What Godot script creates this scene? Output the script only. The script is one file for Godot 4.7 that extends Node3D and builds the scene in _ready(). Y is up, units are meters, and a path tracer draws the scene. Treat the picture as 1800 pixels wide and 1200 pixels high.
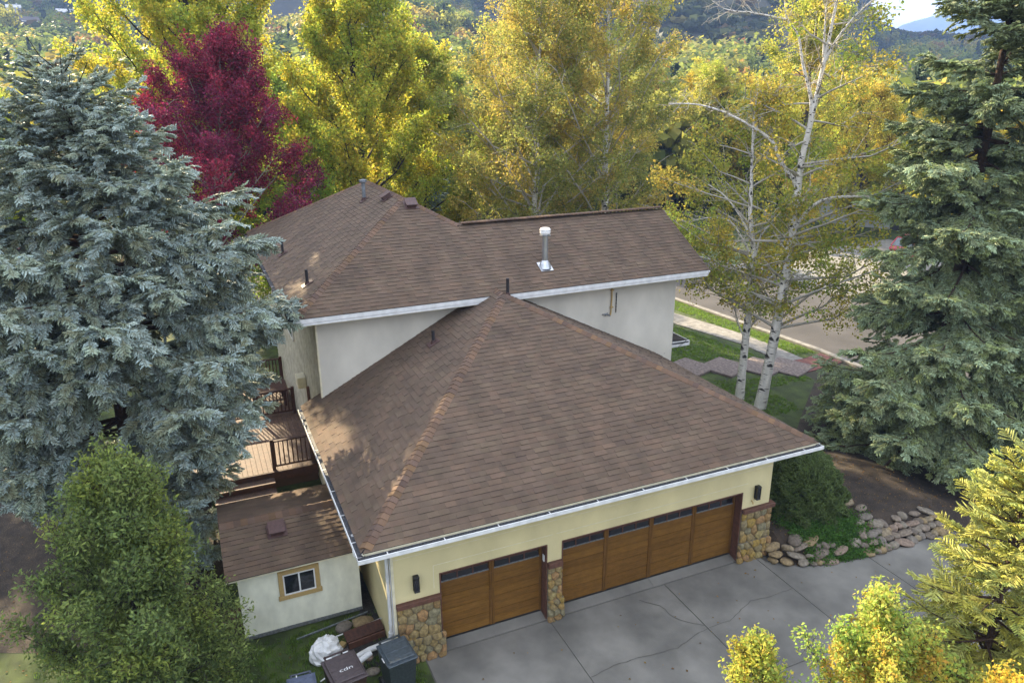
extends Node3D
# A hip-roofed house with a two-door garage among autumn trees, seen from the air.

var rng := RandomNumberGenerator.new()
var used := {}
var cam_pos := Vector3(-2.83, 11.79, 12.81)

# ------------------------------------------------------------------ mesh builder
class MB:
	var v := PackedVector3Array()
	var n := PackedVector3Array()
	var c := PackedColorArray()
	var u := PackedVector2Array()
	var col := Color.WHITE
	func tri(a: Vector3, b: Vector3, d: Vector3) -> void:
		var m := (d - a).cross(b - a)
		if m.length_squared() < 1e-14:
			return
		m = m.normalized()
		v.append(a); v.append(b); v.append(d)
		for i in 3:
			n.append(m); c.append(col); u.append(Vector2.ZERO)
	# corners anticlockwise when seen from the front
	func quad(a: Vector3, b: Vector3, d: Vector3, e: Vector3) -> void:
		tri(a, d, b)
		tri(a, e, d)
	func stri(a: Vector3, b: Vector3, d: Vector3, na: Vector3, nb: Vector3, nd: Vector3, ua := Vector2.ZERO, ub := Vector2.ZERO, ud := Vector2.ZERO) -> void:
		v.append(a); v.append(b); v.append(d)
		n.append(na); n.append(nb); n.append(nd)
		u.append(ua); u.append(ub); u.append(ud)
		for i in 3:
			c.append(col)
	func box(lo: Vector3, hi: Vector3, bev := 0.0) -> void:
		obox(Transform3D(Basis(), (lo + hi) * 0.5), hi - lo, bev)
	func obox(t: Transform3D, size: Vector3, bev := 0.0) -> void:
		var h := size * 0.5
		if bev <= 0.0:
			var p := []
			for i in 8:
				p.append(t * Vector3(h.x if i & 1 else -h.x, h.y if i & 2 else -h.y, h.z if i & 4 else -h.z))
			quad(p[4], p[5], p[7], p[6])
			quad(p[1], p[0], p[2], p[3])
			quad(p[5], p[1], p[3], p[7])
			quad(p[0], p[4], p[6], p[2])
			quad(p[6], p[7], p[3], p[2])
			quad(p[0], p[1], p[5], p[4])
			return
		var b: float = min(bev, min(h.x, min(h.y, h.z)) * 0.49)
		# three slabs of chamfered corners
		var sx := [-1.0, 1.0]
		for ax in 3:
			for s in sx:
				var q := []
				for k in [[-1, -1], [1, -1], [1, 1], [-1, 1]]:
					var w := Vector3.ZERO
					w[ax] = s * h[ax]
					w[(ax + 1) % 3] = k[0] * (h[(ax + 1) % 3] - b)
					w[(ax + 2) % 3] = k[1] * (h[(ax + 2) % 3] - b)
					q.append(t * w)
				if s > 0:
					quad(q[0], q[1], q[2], q[3])
				else:
					quad(q[3], q[2], q[1], q[0])
		for ax in 3:
			var a1 := (ax + 1) % 3
			var a2 := (ax + 2) % 3
			for s1 in sx:
				for s2 in sx:
					var q := []
					for k in [[-1, 0], [1, 0], [1, 1], [-1, 1]]:
						var w := Vector3.ZERO
						w[ax] = k[0] * (h[ax] - b)
						w[a1] = s1 * (h[a1] - (b if k[1] == 1 else 0.0))
						w[a2] = s2 * (h[a2] - (b if k[1] == 0 else 0.0))
						q.append(t * w)
					if s1 * s2 > 0:
						quad(q[0], q[1], q[2], q[3])
					else:
						quad(q[3], q[2], q[1], q[0])
		for s0 in sx:
			for s1 in sx:
				for s2 in sx:
					var pa := t * Vector3(s0 * h.x, s1 * (h.y - b), s2 * (h.z - b))
					var pb := t * Vector3(s0 * (h.x - b), s1 * h.y, s2 * (h.z - b))
					var pc := t * Vector3(s0 * (h.x - b), s1 * (h.y - b), s2 * h.z)
					if s0 * s1 * s2 > 0:
						tri(pa, pc, pb)
					else:
						tri(pa, pb, pc)
	func tube(pts: Array, rad: Array, sides := 8, caps := true, vscale := 1.0) -> void:
		var rings := []
		var prev := Vector3.ZERO
		var along := 0.0
		for i in pts.size():
			var d: Vector3
			if i == 0:
				d = pts[1] - pts[0]
			elif i == pts.size() - 1:
				d = pts[i] - pts[i - 1]
			else:
				d = (pts[i + 1] - pts[i]).normalized() + (pts[i] - pts[i - 1]).normalized()
			d = d.normalized()
			var x := prev
			if i == 0:
				x = Vector3.RIGHT if absf(d.x) < 0.8 else Vector3.UP
			x = (x - d * x.dot(d)).normalized()
			prev = x
			var y := d.cross(x)
			if i > 0:
				along += (pts[i] - pts[i - 1]).length()
			var ring := []
			for k in sides + 1:
				var a := TAU * k / sides
				var nn := x * cos(a) + y * sin(a)
				ring.append([pts[i] + nn * rad[i], nn, Vector2(float(k) / sides, along * vscale)])
			rings.append(ring)
		for i in pts.size() - 1:
			for k in sides:
				var A = rings[i][k]
				var Bq = rings[i][k + 1]
				var C = rings[i + 1][k + 1]
				var D = rings[i + 1][k]
				stri(A[0], C[0], Bq[0], A[1], C[1], Bq[1], A[2], C[2], Bq[2])
				stri(A[0], D[0], C[0], A[1], D[1], C[1], A[2], D[2], C[2])
		if caps:
			for k in sides:
				tri(pts[0], rings[0][k][0], rings[0][k + 1][0])
				tri(pts[-1], rings[-1][k + 1][0], rings[-1][k][0])
	# a flat polygon (anticlockwise from the front, in the plane o + x*a + y*b) given thickness
	func slab(o: Vector3, x: Vector3, y: Vector3, poly: PackedVector2Array, thick: float) -> void:
		var nn := x.cross(y).normalized()
		var idx := Geometry2D.triangulate_polygon(poly)
		var P := []
		for q in poly:
			P.append(o + x * q.x + y * q.y)
		for i in range(0, idx.size(), 3):
			var a: Vector3 = P[idx[i]]
			var b: Vector3 = P[idx[i + 1]]
			var d: Vector3 = P[idx[i + 2]]
			if (b - a).cross(d - a).dot(nn) < 0:
				var e := b
				b = d
				d = e
			tri(a, d, b)
			tri(a - nn * thick, b - nn * thick, d - nn * thick)
		for i in P.size():
			var a: Vector3 = P[i]
			var b: Vector3 = P[(i + 1) % P.size()]
			quad(a - nn * thick, b - nn * thick, b, a)
	func lathe(o: Vector3, prof: Array, sides := 16) -> void:
		for i in prof.size() - 1:
			var p0: Vector2 = prof[i]
			var p1: Vector2 = prof[i + 1]
			var dn := Vector2(p1.y - p0.y, p0.x - p1.x).normalized()
			for k in sides:
				var a0 := TAU * k / sides
				var a1 := TAU * (k + 1) / sides
				var d0 := Vector3(cos(a0), 0, sin(a0))
				var d1 := Vector3(cos(a1), 0, sin(a1))
				var n0 := d0 * dn.x + Vector3.UP * dn.y
				var n1 := d1 * dn.x + Vector3.UP * dn.y
				var A := o + d0 * p0.x + Vector3.UP * p0.y
				var B := o + d1 * p0.x + Vector3.UP * p0.y
				var C := o + d1 * p1.x + Vector3.UP * p1.y
				var D := o + d0 * p1.x + Vector3.UP * p1.y
				if p0.x > 1e-5:
					stri(A, B, C, n0, n1, n1)
				if p1.x > 1e-5:
					stri(A, C, D, n0, n1, n0)
	func mesh() -> ArrayMesh:
		var m := ArrayMesh.new()
		if v.is_empty():
			return m
		var a := []
		a.resize(Mesh.ARRAY_MAX)
		a[Mesh.ARRAY_VERTEX] = v
		a[Mesh.ARRAY_NORMAL] = n
		a[Mesh.ARRAY_COLOR] = c
		a[Mesh.ARRAY_TEX_UV] = u
		m.add_surface_from_arrays(Mesh.PRIMITIVE_TRIANGLES, a)
		return m

# ------------------------------------------------------------------ nodes
func numbered(called: String) -> String:
	if not used.has(called):
		used[called] = 0
		return called
	used[called] += 1
	return "%s_%03d" % [called, used[called]]

func thing(called: String, label: String, category: String, at := Vector3.ZERO, turn := 0.0, group := "") -> Node3D:
	var o := Node3D.new()
	o.name = numbered(called)
	add_child(o, true)
	o.position = at
	o.rotation.y = turn
	tag(o, label, category, group)
	return o

func tag(o: Node3D, label: String, category: String, group := "") -> Node3D:
	o.set_meta("label", label)
	o.set_meta("category", category)
	if group:
		o.set_meta("group", group)
	return o

func part(parent: Node, called: String, m: Mesh, mt: Material, t := Transform3D()) -> MeshInstance3D:
	var o := MeshInstance3D.new()
	var kids: Dictionary = parent.get_meta("kids") if parent.has_meta("kids") else {}
	if kids.has(called):
		kids[called] += 1
		o.name = "%s_%03d" % [called, kids[called]]
	else:
		kids[called] = 0
		o.name = called
	parent.set_meta("kids", kids)
	o.mesh = m
	o.material_override = mt
	o.transform = t
	parent.add_child(o, true)
	return o

func struct(called: String, m: Mesh, mt: Material) -> MeshInstance3D:
	var o := MeshInstance3D.new()
	o.name = numbered(called)
	o.mesh = m
	o.material_override = mt
	o.set_meta("kind", "structure")
	add_child(o, true)
	return o

func stuff(parent: Node, called: String, m: Mesh, mt: Material, xf: Array, cols: Array) -> MultiMeshInstance3D:
	var mm := MultiMesh.new()
	mm.transform_format = MultiMesh.TRANSFORM_3D
	mm.use_colors = true
	mm.mesh = m
	mm.instance_count = xf.size()
	for i in xf.size():
		mm.set_instance_transform(i, xf[i])
		mm.set_instance_color(i, cols[i])
	var o := MultiMeshInstance3D.new()
	o.name = called if parent != self else numbered(called)
	o.multimesh = mm
	o.material_override = mt
	o.set_meta("kind", "stuff")
	parent.add_child(o, true)
	return o

func rf(a: float, b: float) -> float:
	return rng.randf_range(a, b)

# ------------------------------------------------------------------ materials
var tex := {}
func noise_tex(key: String, freq: float, lo: float, hi := 1.0, octaves := 4, kind := FastNoiseLite.TYPE_SIMPLEX_SMOOTH, size := 512, sd := 1) -> Texture2D:
	if tex.has(key):
		return tex[key]
	var f := FastNoiseLite.new()
	f.noise_type = kind
	f.seed = sd
	f.frequency = freq
	f.fractal_octaves = octaves
	f.fractal_gain = 0.55
	var t := NoiseTexture2D.new()
	t.width = size
	t.height = size
	t.seamless = true
	t.noise = f
	var g := Gradient.new()
	g.set_color(0, Color(lo, lo, lo))
	g.set_color(1, Color(hi, hi, hi))
	t.color_ramp = g
	tex[key] = t
	return t

func lin(r: float, g: float, b: float, a := 1.0) -> Color:
	var c := Color(r, g, b, a).linear_to_srgb()
	c.a = a
	return c

func mat(col: Color, rough := 0.85, t: Texture2D = null, scale := Vector3.ONE, bump: Texture2D = null, bump_cm := 0.0, bscale := Vector3.ZERO) -> StandardMaterial3D:
	var m := StandardMaterial3D.new()
	m.albedo_color = col
	m.roughness = rough
	m.vertex_color_use_as_albedo = true
	if t or bump:
		m.uv1_triplanar = true
		m.uv1_world_triplanar = true
		m.uv1_scale = scale
	if t:
		m.albedo_texture = t
	if bump:
		m.heightmap_enabled = true
		m.heightmap_texture = bump
		m.heightmap_scale = bump_cm
	return m

func blotch(m: StandardMaterial3D, t: Texture2D, scale: Vector3) -> StandardMaterial3D:
	m.detail_enabled = true
	m.detail_blend_mode = BaseMaterial3D.BLEND_MODE_MUL
	m.detail_albedo = t
	m.detail_uv_layer = BaseMaterial3D.DETAIL_UV_2
	m.uv2_triplanar = true
	m.uv2_world_triplanar = true
	m.uv2_scale = scale
	return m

var M := {}
func make_materials() -> void:
	var grain := noise_tex("grain", 0.25, 0.62, 1.0, 3)
	var cloud := noise_tex("cloud", 0.012, 0.72, 1.0, 5)
	var cloud2 := noise_tex("cloud2", 0.02, 0.55, 1.0, 5, FastNoiseLite.TYPE_SIMPLEX_SMOOTH, 512, 7)
	var woodn := noise_tex("wood", 0.03, 0.45, 1.0, 5, FastNoiseLite.TYPE_SIMPLEX_SMOOTH, 512, 3)
	var cell := noise_tex("cell", 0.08, 0.3, 1.0, 2, FastNoiseLite.TYPE_CELLULAR, 512, 4)
	M.shingle = blotch(mat(Color.WHITE, 0.95, grain, Vector3(3, 3, 3), grain, 0.25), cloud, Vector3(0.16, 0.16, 0.16))
	M.deck_felt = mat(lin(0.05, 0.04, 0.035), 0.95)
	M.stucco = blotch(mat(lin(0.80, 0.695, 0.375), 0.9, grain, Vector3(2, 2, 2), grain, 0.3), noise_tex("softcloud", 0.012, 0.86, 1.0, 5), Vector3(0.09, 0.06, 0.09))
	M.stucco.albedo_texture = noise_tex("softgrain", 0.3, 0.9, 1.0, 3)
	M.stucco_upper = blotch(mat(lin(0.68, 0.635, 0.53), 0.9, noise_tex("softgrain", 0.3, 0.9, 1.0, 3), Vector3(2, 2, 2), grain, 0.3), noise_tex("softcloud", 0.012, 0.86, 1.0, 5), Vector3(0.11, 0.06, 0.11))
	M.siding = blotch(mat(lin(0.62, 0.57, 0.42), 0.8, woodn, Vector3(0.7, 0.25, 0.7)), cloud, Vector3(0.3, 0.3, 0.3))
	M.siding.albedo_texture = noise_tex("softwood", 0.04, 0.86, 1.0, 4)
	M.shedwall = blotch(mat(lin(0.84, 0.83, 0.66), 0.85, noise_tex("softgrain", 0.3, 0.9), Vector3(2, 2, 2)), noise_tex("softcloud", 0.012, 0.86, 1.0, 5), Vector3(0.35, 0.2, 0.35))
	M.white = blotch(mat(lin(0.74, 0.74, 0.72), 0.55), noise_tex("softcloud", 0.012, 0.86, 1.0, 5), Vector3(0.5, 0.5, 0.5))
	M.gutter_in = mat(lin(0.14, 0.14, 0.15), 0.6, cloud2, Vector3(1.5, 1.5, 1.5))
	M.cream_trim = mat(lin(0.7, 0.64, 0.45), 0.7, noise_tex("softcloud", 0.012, 0.86), Vector3(0.6, 0.6, 0.6))
	M.brown_trim = blotch(mat(lin(0.15, 0.062, 0.036), 0.75, noise_tex("softgrain", 0.3, 0.9), Vector3(3, 3, 3)), cloud, Vector3(1, 1, 1))
	M.tan_trim = mat(lin(0.42, 0.29, 0.11), 0.7, noise_tex("softwood", 0.04, 0.86), Vector3(2, 0.6, 2))
	M.door_wood = blotch(mat(lin(0.262, 0.128, 0.027), 0.72, noise_tex("softwood2", 0.03, 0.74, 1.0, 5, FastNoiseLite.TYPE_SIMPLEX_SMOOTH, 512, 3), Vector3(0.09, 2.6, 0.09), woodn, 0.05), noise_tex("softcloud", 0.012, 0.86), Vector3(0.5, 0.9, 0.5))
	M.door_wood_b = blotch(mat(lin(0.232, 0.112, 0.024), 0.72, noise_tex("softwood2", 0.03, 0.74, 1.0, 5, FastNoiseLite.TYPE_SIMPLEX_SMOOTH, 512, 3), Vector3(0.08, 3.1, 0.08), woodn, 0.05), noise_tex("softcloud", 0.012, 0.86), Vector3(0.6, 1.1, 0.6))
	M.door_stile = blotch(mat(lin(0.2, 0.096, 0.024), 0.72, noise_tex("softwood2", 0.03, 0.74, 1.0, 5, FastNoiseLite.TYPE_SIMPLEX_SMOOTH, 512, 3), Vector3(2.6, 0.1, 2.6), woodn, 0.05), noise_tex("softcloud", 0.012, 0.86), Vector3(0.8, 0.4, 0.8))
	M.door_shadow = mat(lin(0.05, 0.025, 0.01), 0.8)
	for k in ["door_wood", "door_wood_b", "door_stile"]:
		M[k].metallic_specular = 0.25
	M.glass = mat(lin(0.012, 0.013, 0.016), 0.08)
	M.glass.metallic_specular = 0.6
	M.black = mat(lin(0.012, 0.012, 0.013), 0.5)
	M.pipe_black = mat(lin(0.014, 0.012, 0.014), 0.6)
	M.metal = mat(lin(0.55, 0.56, 0.58), 0.32, noise_tex("softcloud", 0.012, 0.86), Vector3(1.5, 0.4, 1.5))
	M.metal.metallic = 0.85
	M.metal_dull = mat(lin(0.3, 0.33, 0.36), 0.5, cloud2, Vector3(1, 1, 1))
	M.metal_dull.metallic = 0.5
	M.metal_white = mat(lin(0.8, 0.79, 0.76), 0.45)
	M.vent_brown = mat(lin(0.1, 0.05, 0.042), 0.6, cloud, Vector3(2, 2, 2))
	M.concrete = blotch(mat(lin(0.245, 0.231, 0.2), 0.9, noise_tex("softgrain", 0.3, 0.9), Vector3(1.3, 1.3, 1.3), grain, 0.12), noise_tex("stain", 0.009, 0.68, 1.0, 6, FastNoiseLite.TYPE_SIMPLEX_SMOOTH, 512, 12), Vector3(0.11, 0.11, 0.11))
	M.concrete_pale = blotch(mat(lin(0.46, 0.43, 0.38), 0.9, cloud, Vector3(0.4, 0.4, 0.4)), grain, Vector3(1, 1, 1))
	M.crack = mat(lin(0.085, 0.078, 0.066), 0.95)
	M.asphalt = blotch(mat(lin(0.12, 0.108, 0.1), 0.9, grain, Vector3(0.8, 0.8, 0.8)), cloud, Vector3(0.05, 0.05, 0.05))
	M.red_concrete = blotch(mat(lin(0.3, 0.11, 0.09), 0.9, cloud, Vector3(0.5, 0.5, 0.5)), grain, Vector3(1, 1, 1))
	M.pink_paving = blotch(mat(lin(0.46, 0.36, 0.32), 0.9, cloud2, Vector3(0.6, 0.6, 0.6)), grain, Vector3(1, 1, 1))
	M.lawn = blotch(mat(lin(0.15, 0.22, 0.035), 0.95, noise_tex("grassn", 0.35, 0.45, 1.0, 3, FastNoiseLite.TYPE_SIMPLEX_SMOOTH, 512, 5), Vector3(0.7, 0.7, 0.7), grain, 2.0), cloud2, Vector3(0.12, 0.12, 0.12))
	M.soil = blotch(mat(lin(0.16, 0.11, 0.068), 0.95, cell, Vector3(0.8, 0.8, 0.8), grain, 1.5), cloud2, Vector3(0.2, 0.2, 0.2))
	M.gravel = blotch(mat(lin(0.13, 0.115, 0.095), 0.95, cell, Vector3(1.2, 1.2, 1.2), cell, 2.0), cloud2, Vector3(0.5, 0.5, 0.5))
	M.ground = blotch(mat(lin(0.11, 0.10, 0.04), 0.95, cloud2, Vector3(0.05, 0.05, 0.05)), noise_tex("grassn", 0.35, 0.45), Vector3(0.15, 0.15, 0.15))
	M.hill = blotch(mat(lin(0.095, 0.085, 0.045), 0.95, cloud2, Vector3(0.004, 0.004, 0.004)), cloud, Vector3(0.02, 0.02, 0.02))
	M.deck_wood = blotch(mat(lin(0.28, 0.15, 0.09), 0.7, woodn, Vector3(4, 1, 0.4)), cloud, Vector3(0.6, 0.6, 0.6))
	M.redwood = blotch(mat(lin(0.15, 0.05, 0.025), 0.7, woodn, Vector3(0.6, 3, 0.6)), cloud, Vector3(0.6, 0.6, 0.6))
	M.mortar = mat(lin(0.2, 0.17, 0.12), 0.95, grain, Vector3(2, 2, 2))
	M.bark = blotch(mat(lin(0.11, 0.085, 0.065), 0.95, woodn, Vector3(3, 0.7, 3), woodn, 1.5), cloud2, Vector3(0.6, 0.6, 0.6))
	M.bark_red = blotch(mat(lin(0.2, 0.105, 0.06), 0.95, woodn, Vector3(3, 0.8, 3), cell, 1.5), cloud2, Vector3(0.6, 0.6, 0.6))
	M.bark_pale = mat(lin(0.42, 0.38, 0.31), 0.85, cloud2, Vector3(1.5, 1.5, 1.5))
	M.twig_white = mat(lin(0.5, 0.46, 0.39), 0.8, cloud, Vector3(2, 2, 2))
	M.foundation = mat(lin(0.2, 0.21, 0.2), 0.9, cloud2, Vector3(1, 1, 1))
	for k in [["leaf", 1.06], ["leaf_red", 0.95], ["needle", 0.4]]:
		var m := StandardMaterial3D.new()
		m.albedo_color = Color.WHITE
		m.vertex_color_use_as_albedo = true
		m.roughness = 0.6
		m.metallic_specular = 0.35
		m.backlight_enabled = true
		m.backlight = Color(k[1], k[1], k[1])
		m.cull_mode = BaseMaterial3D.CULL_DISABLED
		M[k[0]] = m
	# white bark with dark scars, computed once, wrapped round each trunk
	var im := Image.create(256, 1024, false, Image.FORMAT_RGB8)
	var f := FastNoiseLite.new()
	f.frequency = 0.02
	f.seed = 9
	for y in 1024:
		for x in 256:
			var a := TAU * x / 256.0
			var k := f.get_noise_3d(cos(a) * 40.0, y * 0.5, sin(a) * 40.0)
			var k2 := f.get_noise_3d(cos(a) * 200.0 + 500.0, y * 4.0, sin(a) * 200.0)
			var w := 0.80 + 0.10 * k + 0.06 * k2
			im.set_pixel(x, y, Color(w, w * 0.975, w * 0.93))
	rng.seed = 77
	for i in 270:
		var cx := rng.randi_range(0, 255)
		var cy := rng.randi_range(0, 1023)
		var big := rng.randf() < 0.09
		var w := rf(16, 44) if big else rf(7, 34)
		var h := rf(6, 15) if big else rf(1.2, 3.2)
		for dy in range(-int(h) - 1, int(h) + 2):
			for dx in range(-int(w), int(w) + 1):
				var e := pow(absf(dx) / w, 1.6) + pow(absf(dy + (absf(dx) * 0.3 if big else 0.0)) / h, 1.5)
				e += f.get_noise_2d(dx * 9.0 + i * 50, dy * 9.0) * 0.6
				if e < 1.0:
					var px := posmod(cx + dx, 256)
					var py := posmod(cy + dy, 1024)
					var o := im.get_pixel(px, py)
					im.set_pixel(px, py, o.lerp(Color(0.13, 0.115, 0.1), clampf((1.0 - e) * 2.2, 0.0, 0.93)))
	M.birch_bark = StandardMaterial3D.new()
	M.birch_bark.albedo_texture = ImageTexture.create_from_image(im)
	M.birch_bark.roughness = 0.75

# ------------------------------------------------------------------ setting
func sheet(poly: PackedVector2Array, y: float, thick := 0.05) -> ArrayMesh:
	# poly holds (x, z) pairs
	var b := MB.new()
	var p := PackedVector2Array()
	for q in poly:
		p.append(Vector2(q.x, -q.y))
	if Geometry2D.is_polygon_clockwise(p):
		p.reverse()
	b.slab(Vector3(0, y, 0), Vector3.RIGHT, Vector3.FORWARD, p, thick)
	return b.mesh()

func pv(a: Array) -> PackedVector2Array:
	var p := PackedVector2Array()
	for i in range(0, a.size(), 2):
		p.append(Vector2(a[i], a[i + 1]))
	return p

var hn := FastNoiseLite.new()
func sstep(a: float, b: float, x: float) -> float:
	var t := clampf((x - a) / (b - a), 0.0, 1.0)
	return t * t * (3.0 - 2.0 * t)

# height of the land at a place; level round the house, then a valley side and mountains
func land(x: float, z: float) -> float:
	var r := Vector2(x, z).length()
	if r < 75.0:
		return 0.0
	var az := rad_to_deg(atan2(x, -z))
	var s := 0.085 + 0.026 * exp(-pow((az - 17.0) / 12.0, 2.0))
	if az > 24.0:
		s = lerpf(s, 0.1, sstep(24, 34, az))
	if az > 42.0:
		s = lerpf(s, 0.038, sstep(40, 50, az))
	if absf(az) > 80.0:
		s = 0.05
	var h := s * (minf(r, 620.0) - 75.0) * sstep(75, 150, r)
	var top := 330.0
	var start := 600.0
	var ends := 1120.0
	if az > 20.0:
		start = lerpf(600.0, 230.0, sstep(20, 30, az))
		ends = lerpf(1120.0, 760.0, sstep(20, 30, az))
	if az > 37.0:
		ends = lerpf(760.0, 1150.0, sstep(37, 50, az))
		top = lerpf(330.0, 34.0, sstep(37, 50, az))
	if az < -20.0:
		top = lerpf(330.0, 200.0, sstep(-20, -60, az))
	h += top * sstep(start, ends, r)
	var k := sstep(150, 900, r)
	var g := absf(hn.get_noise_2d(x * 0.55, z * 0.55))
	if az > 40.0:
		k *= lerpf(1.0, 0.3, sstep(40, 48, az))
	h += k * (hn.get_noise_2d(x, z) * 46.0 - (0.35 - g) * 85.0 * sstep(start, ends, r) + 12.0)
	h += sstep(120, 400, r) * hn.get_noise_2d(x * 4.0 + 300.0, z * 4.0) * 7.0
	h += 9.0 * exp(-(pow(x - 75.0, 2.0) + pow(z + 243.0, 2.0)) / 1800.0)
	if r > 1900.0:
		h -= (r - 1900.0) * 0.05
	return h

func build_sky_and_camera() -> void:
	var cam := Camera3D.new()
	cam.name = "camera"
	add_child(cam)
	cam.position = cam_pos
	cam.rotation_order = EULER_ORDER_YXZ
	cam.rotation_degrees = Vector3(-19.01, -23.45, -0.36)
	cam.fov = 49.31
	cam.near = 0.1
	cam.far = 9000.0
	var e := Environment.new()
	e.background_mode = Environment.BG_SKY
	var sky := Sky.new()
	var sm := ProceduralSkyMaterial.new()
	sm.sky_top_color = Color(0.66, 0.69, 0.75)
	sm.sky_horizon_color = Color(0.86, 0.88, 0.92)
	sm.sky_curve = 0.16
	sm.sky_energy_multiplier = 0.94
	sm.ground_bottom_color = Color(0.2, 0.19, 0.15)
	sm.ground_horizon_color = Color(0.5, 0.54, 0.58)
	sm.sun_angle_max = 25.0
	sm.sun_curve = 0.12
	var im := Image.create(1024, 512, false, Image.FORMAT_RGBAF)
	var f := FastNoiseLite.new()
	f.seed = 31
	f.frequency = 0.8
	f.fractal_octaves = 5
	for y in 256:
		for x in 1024:
			var a := TAU * x / 1024.0
			var el := PI * (0.5 - (y + 0.5) / 512.0)
			var p := Vector3(cos(el) * sin(a), sin(el) * 3.2, cos(el) * cos(a)) * 2.2
			var d := f.get_noise_3dv(p)
			var cover := sstep(-0.04, 0.3, d) * 0.85
			im.set_pixel(x, y, Color(0.85, 0.85, 0.84, cover))
	sm.sky_cover = ImageTexture.create_from_image(im)
	sm.sky_cover_modulate = Color(1.0, 0.98, 0.95, 0.6)
	sky.sky_material = sm
	e.sky = sky
	e.tonemap_mode = Environment.TONE_MAPPER_LINEAR
	e.tonemap_exposure = 5.15
	e.fog_enabled = true
	e.fog_density = 0.00036
	e.fog_light_color = Color(0.62, 0.76, 1.0)
	e.sdfgi_enabled = true
	e.ssao_enabled = true
	e.ssil_enabled = true
	var w := WorldEnvironment.new()
	w.name = "environment"
	w.environment = e
	add_child(w)
	var sun := DirectionalLight3D.new()
	sun.name = "sun"
	sun.light_energy = 1.6
	sun.light_color = Color(1.0, 0.92, 0.77)
	sun.light_angular_distance = 0.5
	sun.shadow_enabled = true
	add_child(sun)
	var el := deg_to_rad(25.0)
	var az := deg_to_rad(15.0)
	sun.look_at_from_position(Vector3.ZERO, Vector3(sin(az) * cos(el), -sin(el), cos(az) * cos(el)))

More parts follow.
